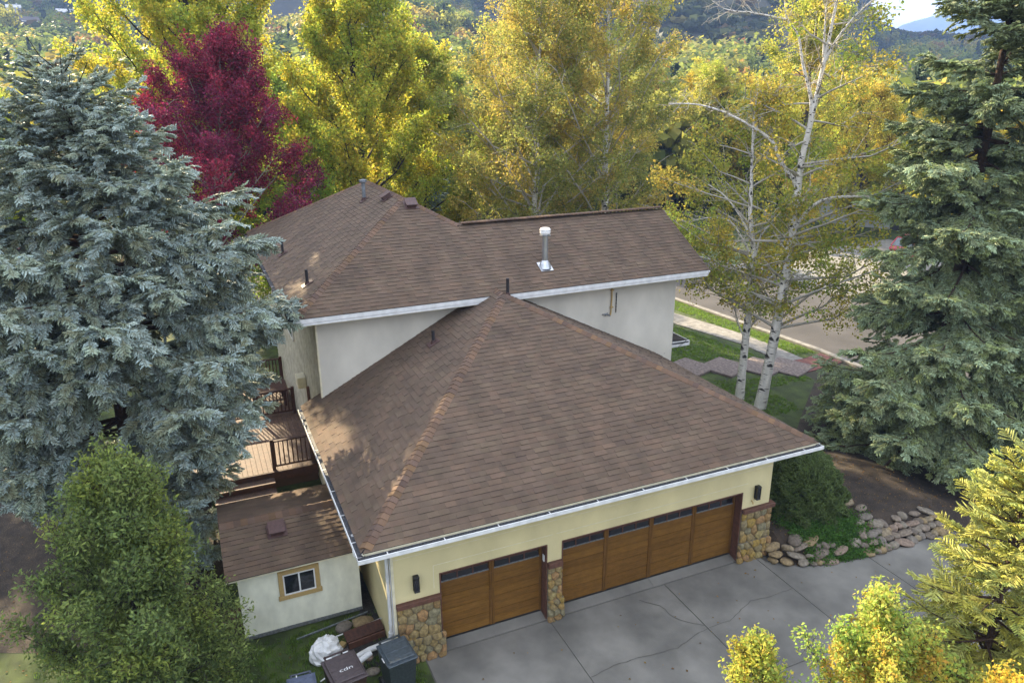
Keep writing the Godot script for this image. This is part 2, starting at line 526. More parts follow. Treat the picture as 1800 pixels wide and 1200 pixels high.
func build_ground() -> void:
	hn.seed = 5
	hn.frequency = 0.0035
	hn.fractal_octaves = 5
	var b := MB.new()
	var rad := [0.0, 30.0, 60.0, 75.0, 90.0, 110.0, 130.0, 155.0, 185.0, 220.0, 260.0, 300.0, 340.0, 385.0, 430.0, 480.0, 530.0, 590.0, 650.0, 720.0, 800.0, 880.0, 970.0, 1060.0, 1160.0, 1270.0, 1390.0, 1520.0, 1660.0, 1800.0, 2000.0, 2300.0, 2700.0]
	var angs := []
	var a := -180.0
	while a < 179.9:
		angs.append(a)
		a += 0.75 if a > -24.0 and a < 72.0 else 6.0
	angs.append(180.0)
	var P := []
	for r in rad:
		var row := []
		for t in angs:
			var x: float = sin(deg_to_rad(t)) * r
			var z: float = -cos(deg_to_rad(t)) * r
			row.append(Vector3(x, land(x, z), z))
		P.append(row)
	var N := []
	for i in rad.size():
		var row := []
		for j in angs.size():
			var dr: Vector3 = P[min(i + 1, rad.size() - 1)][j] - P[max(i - 1, 0)][j]
			var da: Vector3 = P[i][min(j + 1, angs.size() - 1)] - P[i][max(j - 1, 0)]
			var nn := dr.cross(da)
			if nn.length() < 1e-6:
				nn = Vector3.UP
			nn = nn.normalized()
			row.append(nn if nn.y > 0 else -nn)
		N.append(row)
	for i in rad.size() - 1:
		for j in angs.size() - 1:
			b.stri(P[i][j], P[i + 1][j + 1], P[i][j + 1], N[i][j], N[i + 1][j + 1], N[i][j + 1])
			b.stri(P[i][j], P[i + 1][j], P[i + 1][j + 1], N[i][j], N[i + 1][j], N[i + 1][j + 1])
	struct("ground", b.mesh(), M.hill)
	# a far peak beyond the valley
	var pk := MB.new()
	var rows := []
	for i in 26:
		var row := []
		for j in 60:
			var x := 2500.0 + j * 48.0
			var q := float(i) / 25.0
			var z := -3000.0 - (x - 3800.0) * -0.65 - 900.0 * (q - 0.5)
			var w := exp(-pow((x - 3830.0) / 330.0, 2.0)) * 0.55 + exp(-pow((x - 4150.0) / 900.0, 2.0)) * 0.55
			var h := 395.0 * w * (1.0 - pow(absf(q * 2.0 - 1.0), 1.5)) + hn.get_noise_2d(x * 1.2, z * 1.2) * 42.0 - 30.0
			row.append(Vector3(x, h, z))
		rows.append(row)
	for i in 25:
		for j in 59:
			pk.quad(rows[i + 1][j], rows[i + 1][j + 1], rows[i][j + 1], rows[i][j]) if rows[0][0].z < rows[25][0].z else pk.quad(rows[i][j], rows[i][j + 1], rows[i + 1][j + 1], rows[i + 1][j])
	struct("mountain_peak", pk.mesh(), M.hill)
	# lawns, beds and yards near the house, each a sheet above the land
	struct("back_lawn", sheet(pv([-30, -40, 0.2, -40, 0.2, -0.5, 0.58, 0.1, 0.5, 14, -30, 14]), 0.004, 0.03), M.lawn)
	struct("mulch_bed", sheet(pv([-14, -14, -3.6, -14, -3.2, -5.2, -3.5, -3.5, -4.6, -2.4, -7, -3.5, -9.5, -4.6, -13, -6]), 0.009, 0.03), M.soil)
	struct("side_yard_gravel", sheet(pv([-0.9, -5.4, -0.02, -5.4, -0.02, 0.1, -0.75, -0.1, -1.2, -0.7, -0.6, -1.5, -0.35, -2.1]), 0.01, 0.03), M.gravel)
	struct("front_lawn", sheet(pv([10.0, -4.6, 13.0, -4.4, 15.4, -4.6, 17.6, -6.4, 20.4, -8.6, 20.6, -13.4, 19.5, -18, 19.2, -21, 17.5, -36, 11.4, -36, 11.4, -12, 10.0, -12]), 0.004, 0.03), M.lawn)
	struct("tree_bed", sheet(pv([9.98, -4.7, 13.0, -4.5, 15.4, -4.7, 17.6, -6.5, 20.4, -8.7, 24, -9.2, 26, -3.0, 24, 0.4, 15.2, 1.2, 12, 1.0, 10.1, 0.4, 9.98, 0]), 0.006, 0.03), M.soil)
	struct("parkway_lawn", sheet(pv([21.85, -10.9, 23.1, -11.15, 22.3, -21.3, 20.2, -46, 18.9, -46, 20.75, -19.2]), 0.005, 0.03), M.lawn)
	struct("sidewalk", sheet(pv([20.7, -9.6, 21.8, -10.0, 21.8, -14.3, 20.72, -19.2, 18.9, -46, 17.6, -46, 19.6, -17.7, 20.63, -13.6]), 0.03, 0.06), M.concrete_pale)
	struct("road", sheet(pv([23.3, 30, 23.35, -11.4, 22.45, -21.5, 20.3, -46, 18, -75, 28, -75, 30.2, -30.4, 31.6, -18, 32.2, 0, 32.5, 30]), 0.002, 0.03), M.asphalt)
	struct("far_lawn", sheet(pv([30.75, -27, 30.5, -30.4, 28.2, -75, 75, -75, 75, -27, 46, -29, 42, -29]), 0.0045, 0.03), M.lawn)
	struct("far_yard", sheet(pv([32.3, -17.8, 32.4, 30, 75, 30, 75, -21, 50, -21]), 0.0045, 0.03), M.lawn)
	struct("far_driveway", sheet(pv([30.8, -27, 42, -29, 48, -29, 50, -20.8, 32.2, -17.8, 31.4, -19]), 0.012, 0.04), M.concrete_pale)
	var cb := MB.new()
	var near_line := [Vector3(23.2, 0, 30), Vector3(23.23, 0, -11.4), Vector3(22.33, 0, -21.5), Vector3(20.18, 0, -46), Vector3(17.9, 0, -75)]
	for i in near_line.size() - 1:
		var p: Vector3 = near_line[i]
		var q: Vector3 = near_line[i + 1]
		var d := (q - p).normalized()
		var t := Transform3D(Basis(d.cross(Vector3.UP).normalized(), Vector3.UP, -d), (p + q) * 0.5 + Vector3(0, 0.05, 0))
		cb.obox(t, Vector3(0.3, 0.13, (q - p).length()), 0.02)
	struct("kerb", cb.mesh(), M.concrete_pale)
	var c2 := MB.new()
	var far_line := [Vector3(31.5, 0, -19), Vector3(30.85, 0, -27), Vector3(30.3, 0, -30.4), Vector3(28.1, 0, -75)]
	for i in [0, 1, 2]:
		var p: Vector3 = far_line[i]
		var q: Vector3 = far_line[i + 1]
		var d := (q - p).normalized()
		var t := Transform3D(Basis(d.cross(Vector3.UP).normalized(), Vector3.UP, -d), (p + q) * 0.5 + Vector3(0, 0.05, 0))
		c2.obox(t, Vector3(0.3, 0.05 if i == 0 else 0.13, (q - p).length()), 0.015)
	struct("far_kerb", c2.mesh(), M.concrete_pale)
	struct("red_apron", sheet(pv([20.75, -9.5, 23.05, -9.8, 23.05, -11.1, 21.85, -10.85, 20.75, -10.9]), 0.034, 0.05), M.red_concrete)
	# front walk: pink stepped slabs
	var walk := thing("front_walk", "pink paved front walk stepping past the two white trunked birches", "path")
	var st := [[11.6, -13.2], [13.2, -12.85], [14.8, -12.4], [16.35, -11.95], [17.85, -11.4], [19.3, -10.8], [20.4, -10.3]]
	for i in st.size():
		var w := MB.new()
		w.obox(Transform3D(Basis(Vector3.UP, 0.26 + 0.022 * i), Vector3(st[i][0], 0.09 - 0.012 * i, st[i][1])), Vector3(1.75, 0.12, 1.7), 0.02)
		part(walk, "paving_slab", w.mesh(), M.pink_paving)

func ribbon(pts: Array, w: float, y: float, jag: float) -> ArrayMesh:
	var b := MB.new()
	var L := []
	for i in pts.size() - 1:
		var p: Vector2 = pts[i]
		var q: Vector2 = pts[i + 1]
		var k: int = max(1, int(p.distance_to(q) / 0.14)) if jag > 0 else 1
		for j in k:
			L.append(p.lerp(q, float(j) / k) + Vector2(rf(-jag, jag), rf(-jag, jag)))
	L.append(pts[-1])
	for i in L.size() - 1:
		var p: Vector2 = L[i]
		var q: Vector2 = L[i + 1]
		var d := (q - p).normalized()
		var s := Vector2(-d.y, d.x) * w * 0.5 * (rf(0.55, 1.4) if jag > 0 else 1.0)
		b.quad(Vector3(p.x - s.x, y, p.y - s.y), Vector3(p.x + s.x, y, p.y + s.y), Vector3(q.x + s.x, y, q.y + s.y), Vector3(q.x - s.x, y, q.y - s.y))
	return b.mesh()

func build_driveway() -> void:
	rng.seed = 41
	var o := Node3D.new()
	o.name = "driveway"
	o.set_meta("kind", "structure")
	add_child(o)
	var xs := [0.59, 3.6, 6.8, 9.61, 12.35, 15.4, 18.5, 21.5, 24.0]
	var zs := [0.05, 3.46, 6.9, 10.4]
	var g := 0.012
	var bed := MB.new()
	bed.slab(Vector3(0, 0.0015, 0), Vector3.RIGHT, Vector3.FORWARD, pv([0.5, -10.4, 24, -10.4, 24, -2.0, 15.3, -1.3, 11, -1.0, 9.9, -0.3, 9.9, 0.3, 0.5, 0.3]), 0.03)
	part(o, "joint_bed", bed.mesh(), M.crack)
	for i in xs.size() - 1:
		for j in zs.size() - 1:
			var x0: float = xs[i] + g
			var x1: float = xs[i + 1] - g
			var z0: float = zs[j] + g
			var z1: float = zs[j + 1] - g
			var p := pv([x0, -z1, x1, -z1, x1, -z0, x0, -z0])
			if j == 0 and i == 3:
				p = pv([x0, -z1, x1, -z1, x1, -1.27, 11.88, -1.24, 11.05, -1.09, 10.35, -0.84, 9.76, -0.36, 9.72, -z0, x0, -z0])
			elif j == 0 and i == 4:
				p = pv([x0, -z1, x1, -z1, x1, -1.4, 13.9, -1.3, x0, -1.28])
			elif j == 0 and i > 4:
				p = pv([x0, -z1, x1, -z1, x1, -1.5 - 0.2 * (i - 5), x0, -1.42 - 0.2 * (i - 5)])
			var b := MB.new()
			var tone := rf(0.93, 1.05)
			b.col = Color(tone, tone, tone)
			b.slab(Vector3(0, 0.014 + rf(-0.002, 0.002), 0), Vector3.RIGHT, Vector3.FORWARD, p, 0.05)
			part(o, "concrete_slab", b.mesh(), M.concrete)
	# cracks wander across the slabs
	for line in [[[3.62, 2.0], [4.1, 1.93], [4.67, 1.92], [5.77, 2.03], [6.25, 1.9], [6.81, 1.78], [7.42, 1.77], [8.34, 1.43], [8.9, 1.5], [9.59, 1.47]], [[3.0, 2.9], [3.3, 2.55], [3.62, 2.35]], [[5.9, 0.3], [6.25, 0.7], [6.3, 1.2], [6.8, 1.7]]]:
		var pts := []
		for q in line:
			pts.append(Vector2(q[0], q[1]))
		part(o, "crack", ribbon(pts, 0.017, 0.0205, 0.02), M.crack)
	# sloping aprons in front of the two doors
	for d in [[1.0, 3.57], [3.93, 9.08]]:
		var n := 1 if d[1] < 4 else 2
		for k in n:
			var b := MB.new()
			var xa: float = lerpf(d[0], d[1], float(k) / n) + 0.004
			var xb: float = lerpf(d[0], d[1], float(k + 1) / n) - 0.004
			var A := [Vector3(xa, 0.03, 0.03), Vector3(xb, 0.03, 0.03), Vector3(xb, 0.115, -0.34), Vector3(xa, 0.115, -0.34)]
			b.quad(A[0], A[1], A[2], A[3])
			for q in [[0, 1], [1, 2], [2, 3], [3, 0]]:
				var a: Vector3 = A[q[0]]
				var c: Vector3 = A[q[1]]
				b.quad(Vector3(a.x, -0.05, a.z), Vector3(c.x, -0.05, c.z), c, a)
			part(o, "door_apron", b.mesh(), M.concrete_pale if false else M.concrete)

# ------------------------------------------------------------------ roofs
const SHINGLE_TONES := [[0.226, 0.148, 0.094], [0.219, 0.145, 0.093], [0.21, 0.14, 0.09], [0.233, 0.148, 0.093], [0.224, 0.153, 0.096], [0.205, 0.136, 0.089]]

func span_at(poly: PackedVector2Array, w: float) -> Vector2:
	var lo := 1e9
	var hi := -1e9
	for i in poly.size():
		var a := poly[i]
		var b := poly[(i + 1) % poly.size()]
		if (a.y - w) * (b.y - w) <= 0.0 and absf(a.y - b.y) > 1e-6:
			var x := lerpf(a.x, b.x, (w - a.y) / (b.y - a.y))
			lo = minf(lo, x)
			hi = maxf(hi, x)
	return Vector2(lo, hi)

# pts: corners seen from outside, anticlockwise, the eave first (left to right)
func roof_plane(parent: Node, pts: Array, singles: int, expo := 0.143, deck := 0.09) -> void:
	var o: Vector3 = pts[0]
	var u: Vector3 = (pts[1] - pts[0]).normalized()
	var nn := Vector3.ZERO
	for i in range(1, pts.size() - 1):
		nn += (pts[i] - pts[0]).cross(pts[i + 1] - pts[0])
	nn = nn.normalized()
	var w := nn.cross(u).normalized()
	var poly := PackedVector2Array()
	var top := 0.0
	for p in pts:
		var q := Vector2((p - o).dot(u), (p - o).dot(w))
		poly.append(q)
		top = maxf(top, q.y)
	var db := MB.new()
	db.slab(o - nn * 0.012, u, w, poly, deck)
	part(parent, "roof_deck", db.mesh(), M.deck_felt)
	var rest := MB.new()
	var k := 0
	var left := singles
	var w0 := -0.025
	while w0 < top - 0.01:
		var w1: float = min(w0 + expo + 0.03, top)
		var s0 := span_at(poly, clampf(w0, 0.003, top - 0.003))
		var s1 := span_at(poly, clampf(w1, 0.003, top - 0.003))
		var x := minf(s0.x, s1.x) - rf(0.0, 0.3)
		var xe := maxf(s0.y, s1.y)
		var thick := rng.randf() < 0.5
		while x < xe:
			var x2 := x + (rf(0.2, 0.36) if thick else rf(0.14, 0.3))
			var a := Vector2(clampf(x, s0.x, s0.y), w0)
			var b := Vector2(clampf(x2, s0.x, s0.y), w0)
			var c := Vector2(clampf(x2, s1.x, s1.y), w1)
			var d := Vector2(clampf(x, s1.x, s1.y), w1)
			if b.x - a.x > 0.004 or c.x - d.x > 0.004:
				var mb: MB = rest if left <= 0 else MB.new()
				var t: Array = SHINGLE_TONES[rng.randi() % SHINGLE_TONES.size()]
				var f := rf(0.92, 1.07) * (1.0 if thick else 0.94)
				mb.col = Color(t[0] * f, t[1] * f, t[2] * f)
				var hb := (0.016 if thick else 0.008) + rf(0, 0.002)
				var ht := 0.002
				var A := o + u * a.x + w * a.y + nn * hb
				var B := o + u * b.x + w * b.y + nn * hb
				var C := o + u * c.x + w * c.y + nn * ht
				var D := o + u * d.x + w * d.y + nn * ht
				mb.quad(A, B, C, D)
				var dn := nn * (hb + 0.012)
				mb.col = Color(0.04, 0.03, 0.025)  # near-black asphalt edge, also painting in the shadow gap below each tab
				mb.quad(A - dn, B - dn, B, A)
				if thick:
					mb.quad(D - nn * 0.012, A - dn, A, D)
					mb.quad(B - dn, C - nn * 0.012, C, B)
				if left > 0:
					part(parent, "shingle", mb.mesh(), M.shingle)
					left -= 1
			x = x2
			thick = not thick if rng.randf() < 0.85 else thick
		w0 += expo
		k += 1
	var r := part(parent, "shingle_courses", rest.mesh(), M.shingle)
	r.set_meta("kind", "stuff")

# overlapping cap pieces along a ridge or hip from a (low) to b (high); nl, nr are the normals of the planes at its left and right seen going up
func cap_line(parent: Node, called: String, a: Vector3, b: Vector3, nl: Vector3, nr: Vector3, every := 0.145, bright := 1.0, half := 0.135) -> void:
	var d := (b - a).normalized()
	var L := (nl.cross(d)).normalized()
	if L.dot(d.cross(Vector3.UP)) > 0:
		L = -L
	var R := (nr.cross(d)).normalized()
	if R.dot(d.cross(Vector3.UP)) < 0:
		R = -R
	var up := (nl + nr).normalized()
	var n := int((b - a).length() / every)
	for i in n:
		var s := i * every
		var e: float = min(s + every * 1.28, (b - a).length())
		var mb := MB.new()
		var f := rf(0.8, 1.15) * bright
		var pick := rng.randf()
		if pick < 0.5:
			mb.col = Color(0.28 * f, 0.165 * f, 0.1 * f)
		elif pick < 0.75:
			mb.col = Color(0.25 * f, 0.155 * f, 0.105 * f)
		elif pick < 0.9:
			mb.col = Color(0.31 * f, 0.18 * f, 0.09 * f)
		else:
			mb.col = Color(0.2 * f, 0.125 * f, 0.09 * f)
		var rows := []
		for q in [[s, 0.034], [e, 0.016]]:
			var c: Vector3 = a + d * q[0]
			var h: float = q[1]
			var hw := half * rf(0.96, 1.04)
			rows.append([c + L * hw + nl * (h * 0.55), c + L * hw * 0.5 + nl * (h * 0.95) + up * 0.006, c + up * (h + 0.016), c + R * hw * 0.5 + nr * (h * 0.95) + up * 0.006, c + R * hw + nr * (h * 0.55)])
		for j in 4:
			mb.quad(rows[0][j + 1], rows[0][j], rows[1][j], rows[1][j + 1])
			mb.quad(rows[0][j + 1] - up * 0.05, rows[0][j] - up * 0.05, rows[0][j], rows[0][j + 1])
		for j in [0, 4]:
			mb.quad(rows[0][j], rows[0][j] - up * 0.035, rows[1][j] - up * 0.02, rows[1][j])
		part(parent, called, mb.mesh(), M.shingle)

func plane_n(a: Vector3, b: Vector3, c: Vector3) -> Vector3:
	var n := (b - a).cross(c - a).normalized()
	return n if n.y > 0 else -n

# open gutter from a to b, out = horizontal direction away from the roof
func gutter(parent: Node, a: Vector3, b: Vector3, out: Vector3, face: Material) -> void:
	var d := (b - a).normalized()
	var len := (b - a).length()
	var bs := Basis(d, Vector3.UP, d.cross(Vector3.UP))
	var mid := (a + b) * 0.5
	var m := MB.new()
	m.obox(Transform3D(bs, mid + out * 0.116 + Vector3(0, -0.04, 0)), Vector3(len, 0.075, 0.008))
	m.obox(Transform3D(bs, mid + out * 0.114 + Vector3(0, 0.004, 0)), Vector3(len, 0.016, 0.02), 0.004)
	m.obox(Transform3D(bs, mid + out * 0.06 + Vector3(0, -0.082, 0)), Vector3(len, 0.008, 0.104))
	for s in [-1, 1]:
		m.obox(Transform3D(bs, mid + d * s * (len * 0.5 - 0.003) + out * 0.06 + Vector3(0, -0.04, 0)), Vector3(0.006, 0.076, 0.102))
	var g := part(parent, "gutter", m.mesh(), face)
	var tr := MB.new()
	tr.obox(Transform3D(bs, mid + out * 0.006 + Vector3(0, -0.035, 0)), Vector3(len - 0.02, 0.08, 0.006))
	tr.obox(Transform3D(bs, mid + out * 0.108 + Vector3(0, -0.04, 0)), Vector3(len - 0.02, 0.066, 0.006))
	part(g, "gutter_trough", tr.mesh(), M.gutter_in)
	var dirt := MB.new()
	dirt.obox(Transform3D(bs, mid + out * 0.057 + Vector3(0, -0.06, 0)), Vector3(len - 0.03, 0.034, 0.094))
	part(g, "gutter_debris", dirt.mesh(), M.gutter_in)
	var n := int(len / 1.05)
	for i in n:
		var h := MB.new()
		h.obox(Transform3D(bs, a + d * (len * (i + 0.5) / n) + out * 0.06 + Vector3(0, 0.0, 0)), Vector3(0.022, 0.006, 0.105))
		part(g, "gutter_hanger", h.mesh(), M.white)

# ------------------------------------------------------------------ stonework
const STONE_TONES := [[0.693, 0.452, 0.135], [0.7, 0.467, 0.107], [0.624, 0.452, 0.183], [0.519, 0.406, 0.194], [0.7, 0.546, 0.212], [0.572, 0.358, 0.135], [0.467, 0.406, 0.223], [0.693, 0.406, 0.164]]
var stone_mats := []
var rock_mats := []
func rock_mat() -> Material:
	if rock_mats.is_empty():
		for t in [[0.56, 0.44, 0.27], [0.47, 0.37, 0.27], [0.54, 0.39, 0.28], [0.4, 0.34, 0.27], [0.58, 0.42, 0.21], [0.5, 0.42, 0.31], [0.34, 0.27, 0.2]]:
			rock_mats.append(blotch(mat(lin(t[0], t[1], t[2]), 0.92, noise_tex("grain", 0.25, 0.62), Vector3(2.5, 2.5, 2.5), noise_tex("cloud2", 0.02, 0.55), 1.2), noise_tex("cloud2", 0.02, 0.55), Vector3(0.9, 0.9, 0.9)))
	return rock_mats[rng.randi() % rock_mats.size()]

func stone_mat() -> Material:
	if stone_mats.is_empty():
		for t in STONE_TONES:
			stone_mats.append(blotch(mat(lin(t[0], t[1], t[2]), 0.9, noise_tex("grain", 0.25, 0.62), Vector3(2.5, 2.5, 2.5), noise_tex("cloud2", 0.02, 0.55), 0.8), noise_tex("cloud2", 0.02, 0.55), Vector3(1.1, 1.1, 1.1)))
	return stone_mats[rng.randi() % stone_mats.size()]

# face: a rectangle o + x*a + y*b with a in 0..w and b in 0..h; x cross y points outwards
func stone_face(parent: Node, o: Vector3, x: Vector3, y: Vector3, w: float, h: float, size: float, depth: float, gap: float) -> void:
	var nn := x.cross(y).normalized()
	var seeds := []
	var nx: int = max(1, int(round(w / size)))
	var ny: int = max(1, int(round(h / (size * 0.86))))
	for j in range(-1, ny + 1):
		for i in range(-1, nx + 1):
			seeds.append(Vector2((i + 0.5 + (0.5 if j & 1 else 0.0) + rf(-0.33, 0.33)) * w / nx, (j + 0.5 + rf(-0.33, 0.33)) * h / ny))
	for a in seeds.size():
		var c: Vector2 = seeds[a]
		var poly := pv([0, 0, w, 0, w, h, 0, h])
		for b in seeds.size():
			if a == b or c.distance_to(seeds[b]) > size * 3.2:
				continue
			var m: Vector2 = (c + seeds[b]) * 0.5
			var dn: Vector2 = (seeds[b] - c).normalized()
			var out := PackedVector2Array()
			for i in poly.size():
				var p := poly[i]
				var q := poly[(i + 1) % poly.size()]
				var dp := (p - m).dot(dn)
				var dq := (q - m).dot(dn)
				if dp <= 0:
					out.append(p)
				if dp * dq < 0:
					out.append(p.lerp(q, dp / (dp - dq)))
			poly = out
			if poly.size() < 3:
				break
		if poly.size() < 3:
			continue
		var area := 0.0
		var cen := Vector2.ZERO
		for i in poly.size():
			cen += poly[i]
			area += poly[i].cross(poly[(i + 1) % poly.size()])
		if absf(area) < 0.006:
			continue
		cen /= poly.size()
		# round the corners: cut each one twice
		for pass_ in 2:
			var r2 := PackedVector2Array()
			for i in poly.size():
				var p := poly[i]
				var q := poly[(i + 1) % poly.size()]
				var k: float = 0.14 if pass_ == 0 else 0.25
				r2.append(p.lerp(q, k))
				r2.append(p.lerp(q, 1.0 - k))
			poly = r2
		var bulge := depth * rf(0.7, 1.25)
		var mb := MB.new()
		var rings := []
		for lv in [[0.0, 1.0], [0.55, 0.97], [0.9, 0.8], [1.0, 0.45]]:
			var ring := []
			for p in poly:
				var q: Vector2 = cen + (p - cen) * lv[1]
				q -= (q - cen).normalized() * gap
				var lump := 1.0 + 0.12 * sin(q.x * 31.0 + a) * cos(q.y * 27.0 + a * 2.0)
				ring.append(o + x * q.x + y * q.y + nn * bulge * lv[0] * lump)
			rings.append(ring)
		var top := o + x * cen.x + y * cen.y + nn * bulge * 1.02
		var axis := o + x * cen.x + y * cen.y - nn * 0.05
		for l in 3:
			for i in poly.size():
				var i2 := (i + 1) % poly.size()
				var q := [rings[l][i], rings[l][i2], rings[l + 1][i2], rings[l + 1][i]]
				var nv := []
				for p in q:
					nv.append(((p - axis).normalized() + nn * 0.5 * l).normalized())
				mb.stri(q[0], q[2], q[1], nv[0], nv[2], nv[1])
				mb.stri(q[0], q[3], q[2], nv[0], nv[3], nv[2])
		for i in poly.size():
			var i2 := (i + 1) % poly.size()
			mb.stri(rings[3][i], top, rings[3][i2], (rings[3][i] - axis).normalized() + nn, nn, (rings[3][i2] - axis).normalized() + nn)
		part(parent, "stone", mb.mesh(), stone_mat())

# ------------------------------------------------------------------ the house
const EV := 3.446
func boxm(lo: Vector3, hi: Vector3, bev := 0.0) -> ArrayMesh:
	var b := MB.new()
	b.box(lo, hi, bev)
	return b.mesh()

func garage_door(house: Node, x0: float, x1: float, halves: int) -> void:
	var y0 := 0.118
	var y1 := 2.03
	var zf := -0.215
	var door := part(house, "garage_door", boxm(Vector3(x0, y0, zf - 0.08), Vector3(x1, y1, zf - 0.036)), M.door_shadow)
	part(door, "weather_seal", boxm(Vector3(x0, y0 - 0.006, zf - 0.04), Vector3(x1, y0 + 0.02, zf - 0.002)), M.black)
	var wy0 := 1.63
	var wy1 := 1.9
	var wid := (x1 - x0) / halves
	part(door, "top_rail", boxm(Vector3(x0 + 0.004, wy1, zf - 0.03), Vector3(x1 - 0.004, y1, zf), 0.003), M.door_wood)
	for h in halves:
		var a := x0 + wid * h
		var b := a + wid
		# boards, four sections of two boards
		var rows := 8
		for r in rows:
			var ya := lerpf(y0 + 0.03, wy0, float(r) / rows)
			var yb := lerpf(y0 + 0.03, wy0, float(r + 1) / rows)
			var seam := 0.012 if r % 2 == 1 else 0.005
			var m := MB.new()
			var f := rf(0.85, 1.12)
			m.col = Color(f, f, f)
			m.box(Vector3(a + 0.055, ya + 0.0015, zf - 0.03), Vector3(b - 0.055, yb - seam, zf - 0.006 - rf(0, 0.003)), 0.004)
			part(door, "door_board", m.mesh(), M.door_wood if rng.randf() < 0.5 else M.door_wood_b)
		for r in 4:
			var ya := lerpf(y0 + 0.03, y1 - 0.004, r / 4.0)
			var yb := lerpf(y0 + 0.03, y1 - 0.004, (r + 1) / 4.0) - 0.005
			for s in [[a + 0.003, a + 0.06], [b - 0.06, b - 0.003]]:
				var m := MB.new()
				var f := rf(0.88, 1.05)
				m.col = Color(f, f, f)
				m.box(Vector3(s[0], ya, zf - 0.03), Vector3(s[1], yb, zf + 0.012), 0.005)
				part(door, "stile", m.mesh(), M.door_stile)
		# three panes with a cross bar each
		part(door, "window_sill", boxm(Vector3(a + 0.061, wy0 - 0.002, zf - 0.03), Vector3(b - 0.061, wy0 + 0.018, zf + 0.009), 0.003), M.metal_dull)
		for k in 3:
			var pa := lerpf(a + 0.075, b - 0.075, k / 3.0) + 0.012
			var pb := lerpf(a + 0.075, b - 0.075, (k + 1) / 3.0) - 0.012
			part(door, "pane", boxm(Vector3(pa, wy0 + 0.02, zf - 0.03), Vector3(pb, wy1 - 0.004, zf - 0.016)), M.glass)
			part(door, "muntin", boxm(Vector3(pa, wy0 + 0.175, zf - 0.016), Vector3(pb, wy0 + 0.192, zf - 0.004)), M.brown_trim)
			if k < 2:
				part(door, "mullion", boxm(Vector3(pb, wy0 + 0.02, zf - 0.028), Vector3(pb + 0.024, wy1, zf + 0.002), 0.003), M.brown_trim)

func wall_lamp(house: Node, x: float, y: float) -> void:
	var l := part(house, "wall_lamp", boxm(Vector3(x - 0.055, y - 0.17, 0.002), Vector3(x + 0.055, y + 0.17, 0.022), 0.004), M.black)
	var fr := MB.new()
	fr.box(Vector3(x - 0.06, y + 0.13, 0.02), Vector3(x + 0.06, y + 0.19, 0.135), 0.006)
	fr.box(Vector3(x - 0.06, y - 0.19, 0.02), Vector3(x + 0.06, y - 0.15, 0.135), 0.006)
	for s in [-1, 1]:
		for zz in [0.03, 0.123]:
			fr.box(Vector3(x + s * 0.05 - 0.007, y - 0.15, zz - 0.007), Vector3(x + s * 0.05 + 0.007, y + 0.13, zz + 0.007))
	part(l, "lantern_frame", fr.mesh(), M.black)
	part(l, "lantern_glass", boxm(Vector3(x - 0.042, y - 0.148, 0.032), Vector3(x + 0.042, y + 0.128, 0.118)), M.glass)

func vent_pipe(house: Node, at: Vector3, h: float, r: float, m: Material, n: Vector3) -> void:
	var b := MB.new()
	b.tube([at - Vector3(0, 0.2, 0), at + Vector3(0, h, 0)], [r, r], 12)
	var p := part(house, "vent_pipe", b.mesh(), m)
	var f := MB.new()
	var x := Vector3.UP.cross(n).normalized()
	var y := n.cross(x)
	f.obox(Transform3D(Basis(x, n, x.cross(n)), at + n * 0.026), Vector3(0.3, 0.012, 0.34), 0.004)
	f.tube([at, at + Vector3(0, 0.1, 0)], [r * 1.9, r * 1.15], 12)
	part(p, "flashing", f.mesh(), M.vent_brown)

func box_vent(house: Node, at: Vector3, n: Vector3, along: Vector3) -> void:
	var z := along.cross(n).normalized()
	var bs := Basis(along, n, z)
	var b := MB.new()
	b.obox(Transform3D(bs, at + n * 0.03), Vector3(0.44, 0.012, 0.42), 0.003)
	b.obox(Transform3D(bs, at + n * 0.09), Vector3(0.3, 0.12, 0.3), 0.01)
	b.obox(Transform3D(bs, at + n * 0.155), Vector3(0.37, 0.025, 0.37), 0.008)
	part(house, "box_vent", b.mesh(), M.vent_brown)

